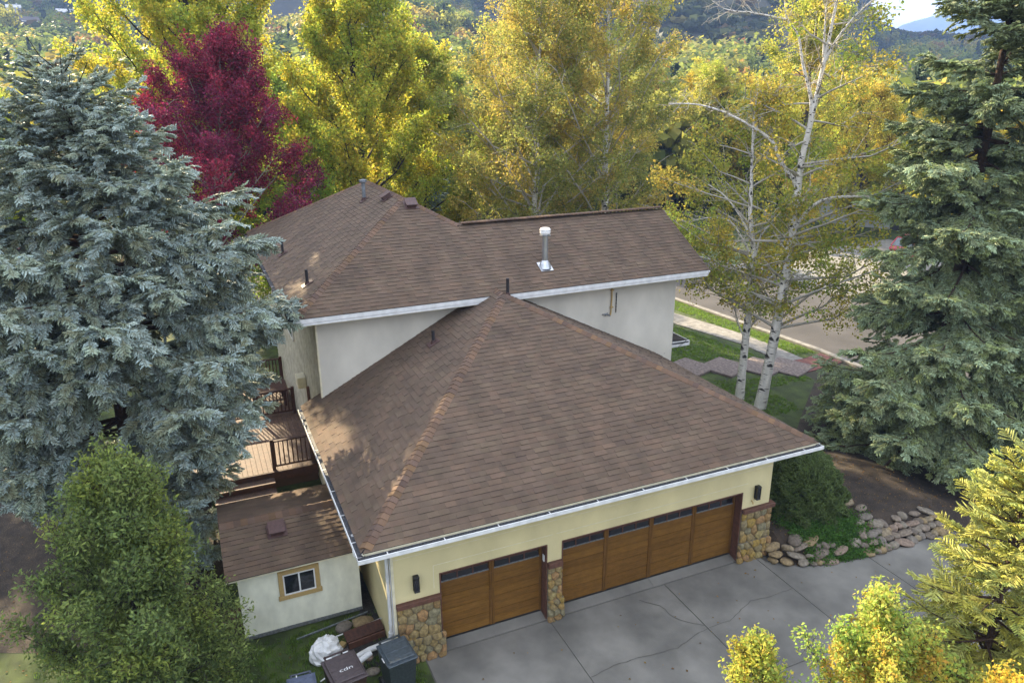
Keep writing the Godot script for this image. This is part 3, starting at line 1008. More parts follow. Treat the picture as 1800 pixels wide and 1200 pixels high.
func build_house() -> void:
	rng.seed = 11
	var H := thing("house", "cream house with brown shingle hip roofs, two wooden garage doors and stone veneer", "house")
	# --- garage walls
	var W := 9.95
	var hd := 2.045
	var zt := -0.22
	for w in [[0.0, 1.01, 0.0, 3.27], [3.56, 3.927, 0.0, 3.27], [9.062, W, 0.0, 3.27], [1.01, 3.56, hd, 3.27], [3.927, 9.062, hd, 3.27]]:
		part(H, "wall", boxm(Vector3(w[0], w[2], zt), Vector3(w[1], w[3], 0)), M.stucco)
	part(H, "wall", boxm(Vector3(0, 0, -6.44), Vector3(0.22, 3.27, zt)), M.stucco)
	part(H, "wall", boxm(Vector3(W - 0.22, 0, -6.44), Vector3(W, 3.27, zt)), M.stucco)
	part(H, "garage_floor", boxm(Vector3(0.22, -0.05, -6.44), Vector3(W - 0.22, 0.11, zt - 0.02)), M.concrete)
	part(H, "garage_ceiling", boxm(Vector3(0.22, 3.1, -6.44), Vector3(W - 0.22, 3.2, zt - 0.01)), M.cream_trim)
	# shallow grooves in the stucco around the doors
	for g in [[0.88, 2.26, 3.7, 2.272], [3.79, 2.26, 9.2, 2.272], [0.88, 1.7, 0.892, 2.26], [0.02, 2.62, 9.93, 2.63]]:
		part(H, "stucco_joint", boxm(Vector3(g[0], g[1], 0.0), Vector3(g[2], g[3], 0.002)), M.cream_trim)
	# brown door linings
	for d in [[1.01, 3.56], [3.927, 9.062]]:
		for s in [0, 1]:
			var x: float = d[s]
			var lo := x if s == 0 else x - 0.03
			part(H, "door_jamb", boxm(Vector3(lo, 0.03, -0.27), Vector3(lo + 0.03, hd, 0.018), 0.003), M.brown_trim)
		part(H, "door_head", boxm(Vector3(d[0] + 0.03, hd - 0.03, -0.27), Vector3(d[1] - 0.03, hd, 0.012), 0.003), M.brown_trim)
	garage_door(H, 1.045, 3.525, 2)
	garage_door(H, 3.962, 9.027, 4)
	# --- corner boards
	part(H, "corner_board", boxm(Vector3(-0.022, 0.05, -0.12), Vector3(-0.002, 3.25, 0.02)), M.white)
	part(H, "corner_board", boxm(Vector3(-0.022, 0.05, 0.004), Vector3(0.035, 3.25, 0.024)), M.cream_trim)
	# --- stone veneer with brown caps
	var stone := part(H, "stone_veneer", boxm(Vector3(0.05, 0, 0.001), Vector3(0.995, 1.44, 0.03)), M.mortar)
	part(stone, "mortar_bed", boxm(Vector3(0.05, 0, 0.03), Vector3(1.03, 0.6, 0.1), 0.02), M.mortar)
	stone_face(stone, Vector3(0.05, 0.58, 0.02), Vector3.RIGHT, Vector3.UP, 0.945, 0.86, 0.24, 0.075, 0.006)
	stone_face(stone, Vector3(0.05, 0.0, 0.09), Vector3.RIGHT, Vector3.UP, 1.03, 0.62, 0.2, 0.09, 0.013)
	stone_face(stone, Vector3(1.035, 0.0, 0.12), Vector3(0, 0, -1), Vector3.UP, 0.16, 0.6, 0.2, 0.05, 0.012)
	part(H, "stone_cap", boxm(Vector3(0.036, 1.445, -0.001), Vector3(1.006, 1.56, 0.115), 0.012), M.brown_trim)
	var st2 := part(H, "stone_veneer", boxm(Vector3(3.567, 0, 0.001), Vector3(3.92, 1.42, 0.03)), M.mortar)
	stone_face(st2, Vector3(3.567, 0.55, 0.02), Vector3.RIGHT, Vector3.UP, 0.353, 0.88, 0.21, 0.08, 0.006)
	part(st2, "mortar_bed", boxm(Vector3(3.55, 0, 0.03), Vector3(3.94, 0.57, 0.1), 0.02), M.mortar)
	stone_face(st2, Vector3(3.53, 0.0, 0.09), Vector3.RIGHT, Vector3.UP, 0.43, 0.58, 0.19, 0.09, 0.013)
	stone_face(st2, Vector3(3.94, 0.0, 0.12), Vector3(0, 0, -1), Vector3.UP, 0.15, 0.56, 0.18, 0.05, 0.012)
	part(H, "stone_cap", boxm(Vector3(3.562, 1.425, -0.001), Vector3(3.925, 1.575, 0.1), 0.012), M.brown_trim)
	var st3 := part(H, "stone_veneer", boxm(Vector3(9.067, 0, 0.001), Vector3(9.95, 1.44, 0.03)), M.mortar)
	stone_face(st3, Vector3(9.067, 0.55, 0.02), Vector3.RIGHT, Vector3.UP, 0.96, 0.9, 0.26, 0.075, 0.006)
	part(st3, "mortar_bed", boxm(Vector3(9.02, 0, 0.03), Vector3(10.0, 0.57, 0.1), 0.02), M.mortar)
	stone_face(st3, Vector3(8.99, 0.0, 0.09), Vector3.RIGHT, Vector3.UP, 1.04, 0.58, 0.2, 0.09, 0.012)
	part(st3, "return_bed", boxm(Vector3(9.951, 0, -0.6), Vector3(9.98, 1.44, 0.03)), M.mortar)
	stone_face(st3, Vector3(9.97, 0.0, 0.05), Vector3(0, 0, -1), Vector3.UP, 0.62, 1.43, 0.23, 0.07, 0.006)
	part(H, "stone_cap", boxm(Vector3(9.066, 1.445, -0.001), Vector3(10.09, 1.56, 0.115), 0.012), M.brown_trim)
	part(H, "stone_cap", boxm(Vector3(9.951, 1.447, -0.62), Vector3(10.088, 1.558, -0.002), 0.012), M.brown_trim)
	# --- lamps and small fittings
	wall_lamp(H, 0.485, 1.985)
	wall_lamp(H, 9.475, 1.98)
	var kp := MB.new()
	kp.box(Vector3(3.505, 1.56, -0.14), Vector3(3.53, 1.72, -0.06), 0.008)
	part(H, "keypad", kp.mesh(), M.white)
	var tap := MB.new()
	tap.tube([Vector3(9.36, 1.74, 0.0), Vector3(9.36, 1.73, 0.06), Vector3(9.34, 1.69, 0.09)], [0.015, 0.016, 0.02], 8)
	part(H, "wall_spout", tap.mesh(), M.tan_trim)
	var fl := MB.new()
	fl.box(Vector3(0.06, 3.13, 0.1), Vector3(0.17, 3.25, 0.22), 0.015)
	fl.tube([Vector3(0.115, 3.16, 0.2), Vector3(0.115, 3.06, 0.29)], [0.03, 0.055], 10)
	part(H, "eave_light", fl.mesh(), M.white)
	# --- garage roof
	var o := 0.68
	var A := Vector3(4.855, 6.343, -5.454)
	var FL := Vector3(-0.682, EV, o)
	var FR := Vector3(10.634, EV, o)
	var BL := Vector3(-0.682, EV, -6.438)
	var BR := Vector3(10.634, EV, -6.438)
	var AB := Vector3(4.855, 6.343, -6.438)
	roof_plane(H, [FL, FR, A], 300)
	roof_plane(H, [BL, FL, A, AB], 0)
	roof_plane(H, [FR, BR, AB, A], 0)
	var nF := plane_n(FL, FR, A)
	var nL := plane_n(BL, FL, A)
	var nR := plane_n(FR, BR, A)
	cap_line(H, "hip_cap", FL + (A - FL) * 0.012, A, nL, nF)
	cap_line(H, "hip_cap", FR + (A - FR) * 0.012, A, nF, nR)
	cap_line(H, "ridge_cap", A, AB + Vector3(0, 0, 0.02), nL, nR)
	# small piece of roof that runs on past the corner of the upper storey
	roof_plane(H, [Vector3(-0.682, EV, -6.83), Vector3(-0.682, EV, -6.44), Vector3(-0.125, EV + 0.557 * 0.523, -6.44), Vector3(-0.125, EV + 0.557 * 0.523, -6.83)], 0)
	# eaves: soffit, fascia, gutters
	part(H, "soffit", boxm(Vector3(-0.64, 3.27, 0.0), Vector3(10.59, 3.29, 0.64)), M.cream_trim)
	part(H, "soffit", boxm(Vector3(-0.64, 3.27, -6.44), Vector3(0.0, 3.29, -0.001)), M.cream_trim)
	part(H, "soffit", boxm(Vector3(W, 3.27, -6.44), Vector3(10.59, 3.29, -0.001)), M.cream_trim)
	part(H, "fascia", boxm(Vector3(-0.66, 3.262, 0.641), Vector3(10.61, 3.425, 0.668), 0.004), M.cream_trim)
	part(H, "fascia", boxm(Vector3(-0.668, 3.262, -6.8), Vector3(-0.641, 3.425, 0.64), 0.004), M.white)
	part(H, "fascia", boxm(Vector3(10.592, 3.262, -6.8), Vector3(10.618, 3.425, 0.64), 0.004), M.white)
	gutter(H, Vector3(-0.79, 3.355, 0.67), Vector3(10.74, 3.355, 0.67), Vector3(0, 0, 1), M.white)
	gutter(H, Vector3(-0.67, 3.355, -6.8), Vector3(-0.67, 3.355, 0.66), Vector3(-1, 0, 0), M.white)
	gutter(H, Vector3(10.62, 3.355, 0.66), Vector3(10.62, 3.355, -6.4), Vector3(1, 0, 0), M.white)
	# bright metal edging above the gutters
	part(H, "drip_edge", boxm(Vector3(-0.69, 3.408, 0.672), Vector3(10.64, 3.43, 0.7)), M.cream_trim)
	part(H, "drip_edge", boxm(Vector3(-0.7, 3.408, -6.8), Vector3(-0.672, 3.43, 0.67)), M.white)
	part(H, "drip_edge", boxm(Vector3(10.622, 3.408, -6.4), Vector3(10.65, 3.43, 0.67)), M.white)
	# downspout: outlet, elbows, drop, boot
	var ds := MB.new()
	ds.box(Vector3(-0.8, 3.2, 0.28), Vector3(-0.69, 3.31, 0.4), 0.012)
	part(H, "gutter_outlet", ds.mesh(), M.white)
	var d2 := MB.new()
	d2.box(Vector3(-0.085, 0.72, -0.24), Vector3(-0.023, 3.0, -0.15), 0.01)
	d2.obox(Transform3D(Basis(Vector3(0, 0, 1), 0.42), Vector3(-0.36, 3.1, -0.195)), Vector3(0.66, 0.065, 0.085), 0.01)
	d2.box(Vector3(-0.72, 3.2, -0.24), Vector3(-0.65, 3.32, -0.15), 0.01)
	var dsp := part(H, "downspout", d2.mesh(), M.white)
	for yy in [0.95, 2.1, 2.85]:
		part(dsp, "strap", boxm(Vector3(-0.09, yy, -0.246), Vector3(-0.022, yy + 0.03, -0.144)), M.white)
	# --- upper storey
	var bwall := MB.new()
	bwall.box(Vector3(-0.12, 0, -10.8), Vector3(11.31, 6.02, -6.44))
	part(H, "upper_wall", bwall.mesh(), M.stucco_upper)
	part(H, "upper_wall", boxm(Vector3(-0.1, 0, -18.2), Vector3(6.8, 6.02, -10.801)), M.siding)
	# painted lap boards on the garden side
	for k in 32:
		var y := 0.1 + k * 0.185
		var m := MB.new()
		m.quad(Vector3(-0.148, y, -18.2), Vector3(-0.148, y, -6.45), Vector3(-0.125, y + 0.187, -6.45), Vector3(-0.125, y + 0.187, -18.2))
		m.quad(Vector3(-0.12, y, -18.2), Vector3(-0.12, y, -6.45), Vector3(-0.148, y, -6.45), Vector3(-0.148, y, -18.2))
		part(H, "lap_board", m.mesh(), M.siding)
	part(H, "corner_board", boxm(Vector3(-0.165, 3.6, -6.56), Vector3(-0.121, 6.0, -6.436), 0.004), M.cream_trim)
	var gab := MB.new()
	gab.slab(Vector3(11.309, 0, 0), Vector3(0, 0, -1), Vector3.UP, pv([6.44, 6.0, 10.76, 6.0, 8.6, 7.5]), 0.1)
	part(H, "gable_wall", gab.mesh(), M.stucco_upper)
	# brown vent hood and a dark pipe on the garden side
	part(H, "vent_hood", boxm(Vector3(-0.42, 2.86, -10.05), Vector3(-0.15, 3.22, -9.55), 0.02), M.cream_trim)
	part(H, "dark_downpipe", boxm(Vector3(-0.23, 0.7, -9.1), Vector3(-0.15, 3.1, -9.0), 0.01), M.brown_trim)
	# windows on the garden side
	for wz in [-12.4, -15.4]:
		var fr := part(H, "window", boxm(Vector3(-0.2, 3.75, wz - 0.75), Vector3(-0.13, 5.2, wz + 0.75), 0.01), M.white)
		for s in [-1, 1]:
			part(fr, "pane", boxm(Vector3(-0.206, 3.85, wz + s * 0.34 - 0.28), Vector3(-0.19, 5.1, wz + s * 0.34 + 0.28)), M.glass)
	# main roof
	var E0 := 6.236
	var P0 := Vector3(-0.772, E0, -5.82)
	var P1 := Vector3(12.02, E0, -5.82)
	var RR := Vector3(12.15, 7.76, -8.6)
	P1.x = 12.1
	RR.x = 12.1
	var RL := Vector3(4.70, 7.76, -8.6)
	var T1 := Vector3(3.355, 8.498, -9.947)
	var T2 := Vector3(3.355, 8.498, -14.67)
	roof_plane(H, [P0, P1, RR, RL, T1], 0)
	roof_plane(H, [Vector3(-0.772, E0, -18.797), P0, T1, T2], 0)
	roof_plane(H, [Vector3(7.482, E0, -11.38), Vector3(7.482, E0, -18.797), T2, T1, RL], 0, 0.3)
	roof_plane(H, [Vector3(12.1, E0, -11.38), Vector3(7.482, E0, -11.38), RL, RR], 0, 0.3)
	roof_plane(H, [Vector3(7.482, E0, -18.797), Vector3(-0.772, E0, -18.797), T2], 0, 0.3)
	var mF := plane_n(P0, P1, T1)
	var mL := plane_n(P0, T1, T2)
	var mR := plane_n(T1, T2, RL)
	var mB := plane_n(RR, RL, Vector3(7.482, E0, -11.38))
	cap_line(H, "hip_cap", P0 + (T1 - P0) * 0.01, T1, mL, mF)
	cap_line(H, "hip_cap", RL, T1, mF, mR)
	cap_line(H, "ridge_cap", T1, T2, mL, mR)
	cap_line(H, "ridge_cap", RR + Vector3(-0.02, 0, 0), RL, mB, mF)
	cap_line(H, "hip_cap", Vector3(-0.772, E0, -18.797).lerp(T2, 0.01), T2, plane_n(Vector3(-0.772, E0, -18.797), T2, Vector3(7.482, E0, -18.797)), mL)
	part(H, "fascia", boxm(Vector3(-0.75, 6.02, -5.862), Vector3(12.06, 6.205, -5.836), 0.004), M.white)
	part(H, "fascia_board", boxm(Vector3(-0.77, 6.1, -5.835), Vector3(12.08, 6.215, -5.81), 0.004), M.white)
	part(H, "soffit", boxm(Vector3(-0.75, 6.0, -6.44), Vector3(12.06, 6.02, -5.863)), M.cream_trim)
	part(H, "soffit", boxm(Vector3(-0.75, 6.0, -18.7), Vector3(-0.12, 6.02, -6.441)), M.cream_trim)
	part(H, "fascia", boxm(Vector3(-0.76, 6.02, -18.7), Vector3(-0.735, 6.205, -5.863), 0.004), M.brown_trim)
	gutter(H, Vector3(-0.762, 6.2, -18.7), Vector3(-0.762, 6.2, -5.85), Vector3(-1, 0, 0), M.pipe_black)
	var rake := MB.new()
	var rd := (RR - P1).normalized()
	rake.obox(Transform3D(Basis(Vector3.RIGHT, rd.cross(Vector3.RIGHT).normalized(), -rd), (RR + P1) * 0.5 + Vector3(-0.02, -0.14, 0)), Vector3(0.03, 0.2, (RR - P1).length()))
	part(H, "rake_board", rake.mesh(), M.white)
	# flue with storm collar, cap and flashing
	var s2 := 0.548
	var mN := mF
	var fp := Vector3(6.68, E0 + (-5.82 + 6.62) * s2, -6.62)
	var ft := MB.new()
	ft.tube([fp - Vector3(0, 0.1, 0), fp + Vector3(0, 0.98, 0)], [0.088, 0.088], 18)
	var flue := part(H, "flue", ft.mesh(), M.metal)
	var fc := MB.new()
	fc.lathe(fp + Vector3(0, 0.98, 0), [Vector2(0.1, 0), Vector2(0.15, 0.02), Vector2(0.158, 0.05), Vector2(0.158, 0.15), Vector2(0.15, 0.16), Vector2(0.12, 0.19), Vector2(0.0, 0.2)], 18)
	part(flue, "flue_cap", fc.mesh(), M.metal_white)
	for yy in [0.95, 1.03, 1.1]:
		var rg := MB.new()
		rg.lathe(fp + Vector3(0, yy, 0), [Vector2(0.09, 0), Vector2(0.164, 0.004), Vector2(0.164, 0.012), Vector2(0.09, 0.016)], 18)
		part(flue, "cap_ring", rg.mesh(), M.metal)
	var ff := MB.new()
	ff.obox(Transform3D(Basis(Vector3.RIGHT, mN, Vector3.RIGHT.cross(mN)), fp + mN * 0.03), Vector3(0.4, 0.01, 0.4), 0.003)
	ff.lathe(fp + Vector3(0, 0.0, 0), [Vector2(0.2, -0.02), Vector2(0.15, 0.12), Vector2(0.1, 0.2), Vector2(0.09, 0.21)], 18)
	part(flue, "flashing", ff.mesh(), M.metal)
	# vent pipes and box vents
	vent_pipe(H, Vector3(2.75, 5.24, -5.37), 0.36, 0.045, M.pipe_black, nL)
	vent_pipe(H, Vector3(5.1, 6.2, -5.75), 0.5, 0.045, M.pipe_black, nR)
	vent_pipe(H, Vector3(-0.07, 6.62, -7.74), 0.42, 0.042, M.pipe_black, mL)
	vent_pipe(H, Vector3(-0.15, 6.58, -12.27), 0.42, 0.042, M.pipe_black, mL)
	vent_pipe(H, Vector3(2.7, 8.14, -12.44), 0.62, 0.06, M.metal_dull, mL)
	var tb := MB.new()
	tb.lathe(Vector3(2.7, 8.72, -12.44), [Vector2(0.07, 0), Vector2(0.13, 0.03), Vector2(0.13, 0.1), Vector2(0.0, 0.13)], 14)
	part(H, "pipe_cap", tb.mesh(), M.metal_dull)
	box_vent(H, Vector3(3.12, 8.37, -10.95), mL, Vector3(0, 0, 1))
	box_vent(H, Vector3(3.5, 8.3, -9.6), mF, Vector3.RIGHT)
	# electric mast, meter pipe and hanging chain on the upper wall
	var cd := MB.new()
	cd.tube([Vector3(8.9, 5.98, -6.405), Vector3(8.9, 5.5, -6.405), Vector3(8.885, 5.05, -6.405), Vector3(8.87, 4.95, -6.405)], [0.024, 0.024, 0.024, 0.024], 10)
	var cdp := part(H, "conduit", cd.mesh(), M.tan_trim)
	for yy in [5.75, 5.2]:
		part(cdp, "conduit_clamp", boxm(Vector3(8.85, yy, -6.437), Vector3(8.96, yy + 0.04, -6.375), 0.005), M.tan_trim)
	var cb := MB.new()
	cb.tube([Vector3(8.87, 4.95, -6.40), Vector3(8.72, 5.02, -6.39), Vector3(8.56, 5.03, -6.38)], [0.02, 0.02, 0.016], 8)
	cb.tube([Vector3(8.66, 4.96, -6.39), Vector3(8.76, 5.06, -6.39)], [0.014, 0.014], 6)
	part(H, "conduit_bend", cb.mesh(), M.metal_dull)
	var ch := MB.new()
	for k in 12:
		var a := Vector3(9.07, 5.64 - k * 0.053, -6.405)
		ch.obox(Transform3D(Basis(Vector3.UP, 0.8 * (k % 2)), a), Vector3(0.03, 0.06, 0.02), 0.006)
	part(H, "chain", ch.mesh(), M.black)
	# porch roof that shows past the right wall
	var pr := MB.new()
	pr.slab(Vector3(11.3, 3.42, -7.0), Vector3.RIGHT, Vector3(0, 0, -1), pv([0, 0, 1.1, 0, 1.1, 4.0, 0, 4.0]), 0.05)
	part(H, "porch_roof", pr.mesh(), M.white)
	var pq := MB.new()
	pq.slab(Vector3(11.31, 3.62, -7.1), Vector3(1.1, -0.18, 0).normalized(), Vector3(0, 0, -1), pv([0, 0, 1.14, 0, 1.14, 4.0, 0, 4.0]), 0.06)
	pq.col = Color(0.12, 0.09, 0.075)
	part(H, "porch_shingles", pq.mesh(), M.deck_felt)
	part(H, "porch_fascia", boxm(Vector3(11.31, 3.26, -7.06), Vector3(12.46, 3.44, -7.0), 0.006), M.white)
	part(H, "porch_fascia", boxm(Vector3(12.4, 3.26, -11.0), Vector3(12.46, 3.44, -7.061), 0.006), M.white)
	var cbl := MB.new()
	cbl.tube([Vector3(11.0, 3.36, -6.42), Vector3(11.6, 3.3, -6.7), Vector3(12.2, 3.42, -6.95), Vector3(12.47, 3.5, -7.1)], [0.008, 0.008, 0.008, 0.008], 6)
	part(H, "cable", cbl.mesh(), M.black)

# ------------------------------------------------------------------ shed, deck
func build_shed() -> void:
	rng.seed = 23
	var S := thing("shed", "small cream garden shed with a brown shingle roof and one tan framed window", "shed")
	part(S, "wall", boxm(Vector3(-2.94, 0.12, -4.75), Vector3(-0.3, 1.78, -2.05)), M.shedwall)
	part(S, "foundation", boxm(Vector3(-2.9, -0.05, -4.7), Vector3(-0.34, 0.12, -2.09)), M.foundation)
	part(S, "skirt_board", boxm(Vector3(-2.945, 0.06, -2.06), Vector3(-0.295, 0.14, -2.03), 0.006), M.foundation)
	var gb := MB.new()
	gb.slab(Vector3(-2.939, 0, 0), Vector3(0, 0, 1), Vector3.UP, pv([-4.75, 1.77, -2.05, 1.77, -3.4, 2.2]), 0.06)
	part(S, "gable_wall", gb.mesh(), M.shedwall)
	var e0 := Vector3(-3.17, 1.8, -1.88)
	var e1 := Vector3(-0.2, 1.8, -1.88)
	var r0 := Vector3(-3.17, 2.29, -3.4)
	var r1 := Vector3(-0.2, 2.29, -3.4)
	var b0 := Vector3(-3.3, 1.9, -5.0)
	var b1 := Vector3(-0.2, 1.9, -5.0)
	b0.x = -3.17
	roof_plane(S, [e0, e1, r1, r0], 160, 0.137, 0.06)
	roof_plane(S, [b1, b0, r0, r1], 0, 0.137, 0.06)
	cap_line(S, "ridge_cap", r0 + Vector3(0.02, 0, 0), r1, plane_n(b1, b0, r0), plane_n(e0, e1, r1), 0.155, 0.8, 0.16)
	part(S, "drip_edge", boxm(Vector3(-3.18, 1.735, -1.905), Vector3(-0.2, 1.785, -1.88)), M.cream_trim)
	part(S, "soffit", boxm(Vector3(-3.1, 1.72, -2.05), Vector3(-0.25, 1.735, -1.9)), M.cream_trim)
	var n := plane_n(e0, e1, r1)
	box_vent(S, Vector3(-1.95, 1.8 + (2.9 - 1.88) * 0.3224, -2.9), n, Vector3.RIGHT)
	# window
	var x0 := -2.0
	var x1 := -1.3
	var y0 := 0.98
	var y1 := 1.52
	var w := part(S, "window", boxm(Vector3(x0, y0, -2.05), Vector3(x1, y1, -2.035)), M.white)
	for q in [[x0 - 0.1, x0 - 0.001, y0 - 0.1, y1 + 0.1], [x1 + 0.001, x1 + 0.1, y0 - 0.1, y1 + 0.1], [x0, x1, y1 + 0.001, y1 + 0.1], [x0 - 0.13, x1 + 0.13, y0 - 0.101, y0 - 0.001]]:
		part(w, "casing", boxm(Vector3(q[0], q[2], -2.049), Vector3(q[1], q[3], -2.012 if q[3] > y0 else -2.0), 0.004), M.tan_trim)
	for k in 2:
		var a := x0 + 0.03 + k * 0.335
		part(w, "pane", boxm(Vector3(a, y0 + 0.035, -2.04), Vector3(a + 0.305, y1 - 0.035, -2.03)), M.glass)
	var sf := MB.new()
	for q in [[x0, x1, y0, y0 + 0.035], [x0, x1, y1 - 0.035, y1], [x0, x0 + 0.03, y0 + 0.035, y1 - 0.035], [x1 - 0.03, x1, y0 + 0.035, y1 - 0.035], [-1.667, -1.633, y0 + 0.035, y1 - 0.035]]:
		sf.box(Vector3(q[0], q[2], -2.035), Vector3(q[1], q[3], -2.018), 0.003)
	part(w, "sash", sf.mesh(), M.white)
	# small timber steps at the far side
	var bx := MB.new()
	bx.box(Vector3(-3.35, 0.0, -3.0), Vector3(-2.96, 0.34, -2.4), 0.01)
	part(S, "timber_step", bx.mesh(), M.deck_wood)

func build_deck() -> void:
	rng.seed = 29
	var D := thing("deck", "raised wooden deck with brown railings along the garden side of the house", "deck")
	var y := 0.6
	var zf := -8.78
	for k in 30:
		var x0 := -4.6 + k * 0.148
		part(D, "deck_board", boxm(Vector3(x0, y - 0.03, -16.5), Vector3(x0 + 0.142, y, zf), 0.004), M.deck_wood)
	part(D, "rim_joist", boxm(Vector3(-4.6, 0.3, zf + 0.002), Vector3(-0.16, y - 0.005, zf + 0.045), 0.004), M.redwood)
	part(D, "rim_joist", boxm(Vector3(-4.645, 0.3, -16.5), Vector3(-4.602, y - 0.005, zf), 0.004), M.redwood)
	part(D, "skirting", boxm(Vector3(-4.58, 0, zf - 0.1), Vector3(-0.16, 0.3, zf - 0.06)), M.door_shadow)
	# three wide steps down to the yard
	for k in 3:
		var z := zf + 0.06 + k * 0.36
		var h := y - 0.16 * (k + 1)
		var s := part(D, "step", boxm(Vector3(-3.25, h - 0.045, z), Vector3(-1.5, h, z + 0.37), 0.006), M.deck_wood)
		part(s, "riser", boxm(Vector3(-3.24, h - 0.16, z + 0.33), Vector3(-1.51, h - 0.046, z + 0.35)), M.redwood)
	# railings
	var runs := [[Vector3(-1.45, y, -8.9), Vector3(-0.25, y, -8.9)], [Vector3(-4.5, y, -16.4), Vector3(-0.25, y, -16.4)], [Vector3(-4.5, y, -16.3), Vector3(-4.5, y, -9.0)], [Vector3(-2.9, y, -13.0), Vector3(-0.25, y, -13.0)]]
	for r in runs:
		var a: Vector3 = r[0]
		var b: Vector3 = r[1]
		var d := (b - a).normalized()
		var len := (b - a).length()
		var bs := Basis(d, Vector3.UP, d.cross(Vector3.UP))
		var rail := MB.new()
		rail.obox(Transform3D(bs, (a + b) * 0.5 + Vector3(0, 0.95, 0)), Vector3(len + 0.1, 0.04, 0.12), 0.006)
		rail.obox(Transform3D(bs, (a + b) * 0.5 + Vector3(0, 0.12, 0)), Vector3(len, 0.06, 0.05), 0.004)
		var rl := part(D, "railing", rail.mesh(), M.redwood)
		var n := int(len / 0.125)
		for i in n:
			part(rl, "baluster", boxm(Vector3(-0.018, 0.14, -0.018), Vector3(0.018, 0.93, 0.018)), M.redwood, Transform3D(bs, a + d * (len * (i + 0.5) / n)))
		for i in int(len / 1.7) + 2:
			var m := int(len / 1.7) + 1
			part(rl, "post", boxm(Vector3(-0.05, -0.3, -0.05), Vector3(0.05, 1.02, 0.05), 0.006), M.redwood, Transform3D(bs, a + d * (len * i / m)))
	var T := thing("patio_table", "dark brown low patio table on the sunny deck beside the house wall", "table", Vector3(-0.95, 0.6, -14.3))
	part(T, "tabletop", boxm(Vector3(-0.6, 0.6, -0.6), Vector3(0.6, 0.66, 0.6), 0.01), M.redwood)
	for sx in [-1, 1]:
		for sz in [-1, 1]:
			part(T, "leg", boxm(Vector3(sx * 0.5 - 0.04, 0, sz * 0.5 - 0.04), Vector3(sx * 0.5 + 0.04, 0.6, sz * 0.5 + 0.04)), M.redwood)

# ------------------------------------------------------------------ foliage
# a spray of flat leaves on a small twig; leaf colours vary, hues is a list of [r, g, b]
func leaf_spray(count: int, radius: float, size: float, hues: Array, slim := 0.62, twig := true) -> ArrayMesh:
	var b := MB.new()
	if twig:
		b.col = Color(0.1, 0.08, 0.06)
		for k in 3:
			var e := Vector3(rf(-1, 1), rf(-0.3, 1), rf(-1, 1)).normalized() * radius
			var s := Vector3(0.006, 0, 0)
			b.tri(-s, s, e)
			b.tri(Vector3(0, 0, -0.006), Vector3(0, 0, 0.006), e)
	for i in count:
		var p := Vector3(rf(-1, 1), rf(-1, 1), rf(-1, 1))
		while p.length() > 1.0:
			p = Vector3(rf(-1, 1), rf(-1, 1), rf(-1, 1))
		p *= radius
		var d := Vector3(rf(-1, 1), rf(-0.9, 0.5), rf(-1, 1)).normalized()
		var s := d.cross(Vector3(rf(-1, 1), rf(-1, 1), rf(-1, 1))).normalized()
		var n := d.cross(s)
		var l := size * rf(0.7, 1.25)
		var w := l * slim * 0.5
		var h: Array = hues[rng.randi() % hues.size()]
		var f := rf(0.75, 1.2)
		b.col = Color(h[0] * f, h[1] * f, h[2] * f)
		var m := p + d * l * 0.45
		var tip := p + d * l
		b.tri(p, m + s * w + n * w * 0.35, tip)
		b.tri(p, tip, m - s * w + n * w * 0.35)
	return b.mesh()

func rand_basis() -> Basis:
	return Basis.from_euler(Vector3(rf(-PI, PI), rf(-PI, PI), rf(-PI, PI)))

func poly_at(pts: Array, t: float) -> Vector3:
	var k := clampf(t, 0.0, 0.9999) * (pts.size() - 1)
	var i := int(k)
	return pts[i].lerp(pts[i + 1], k - i)

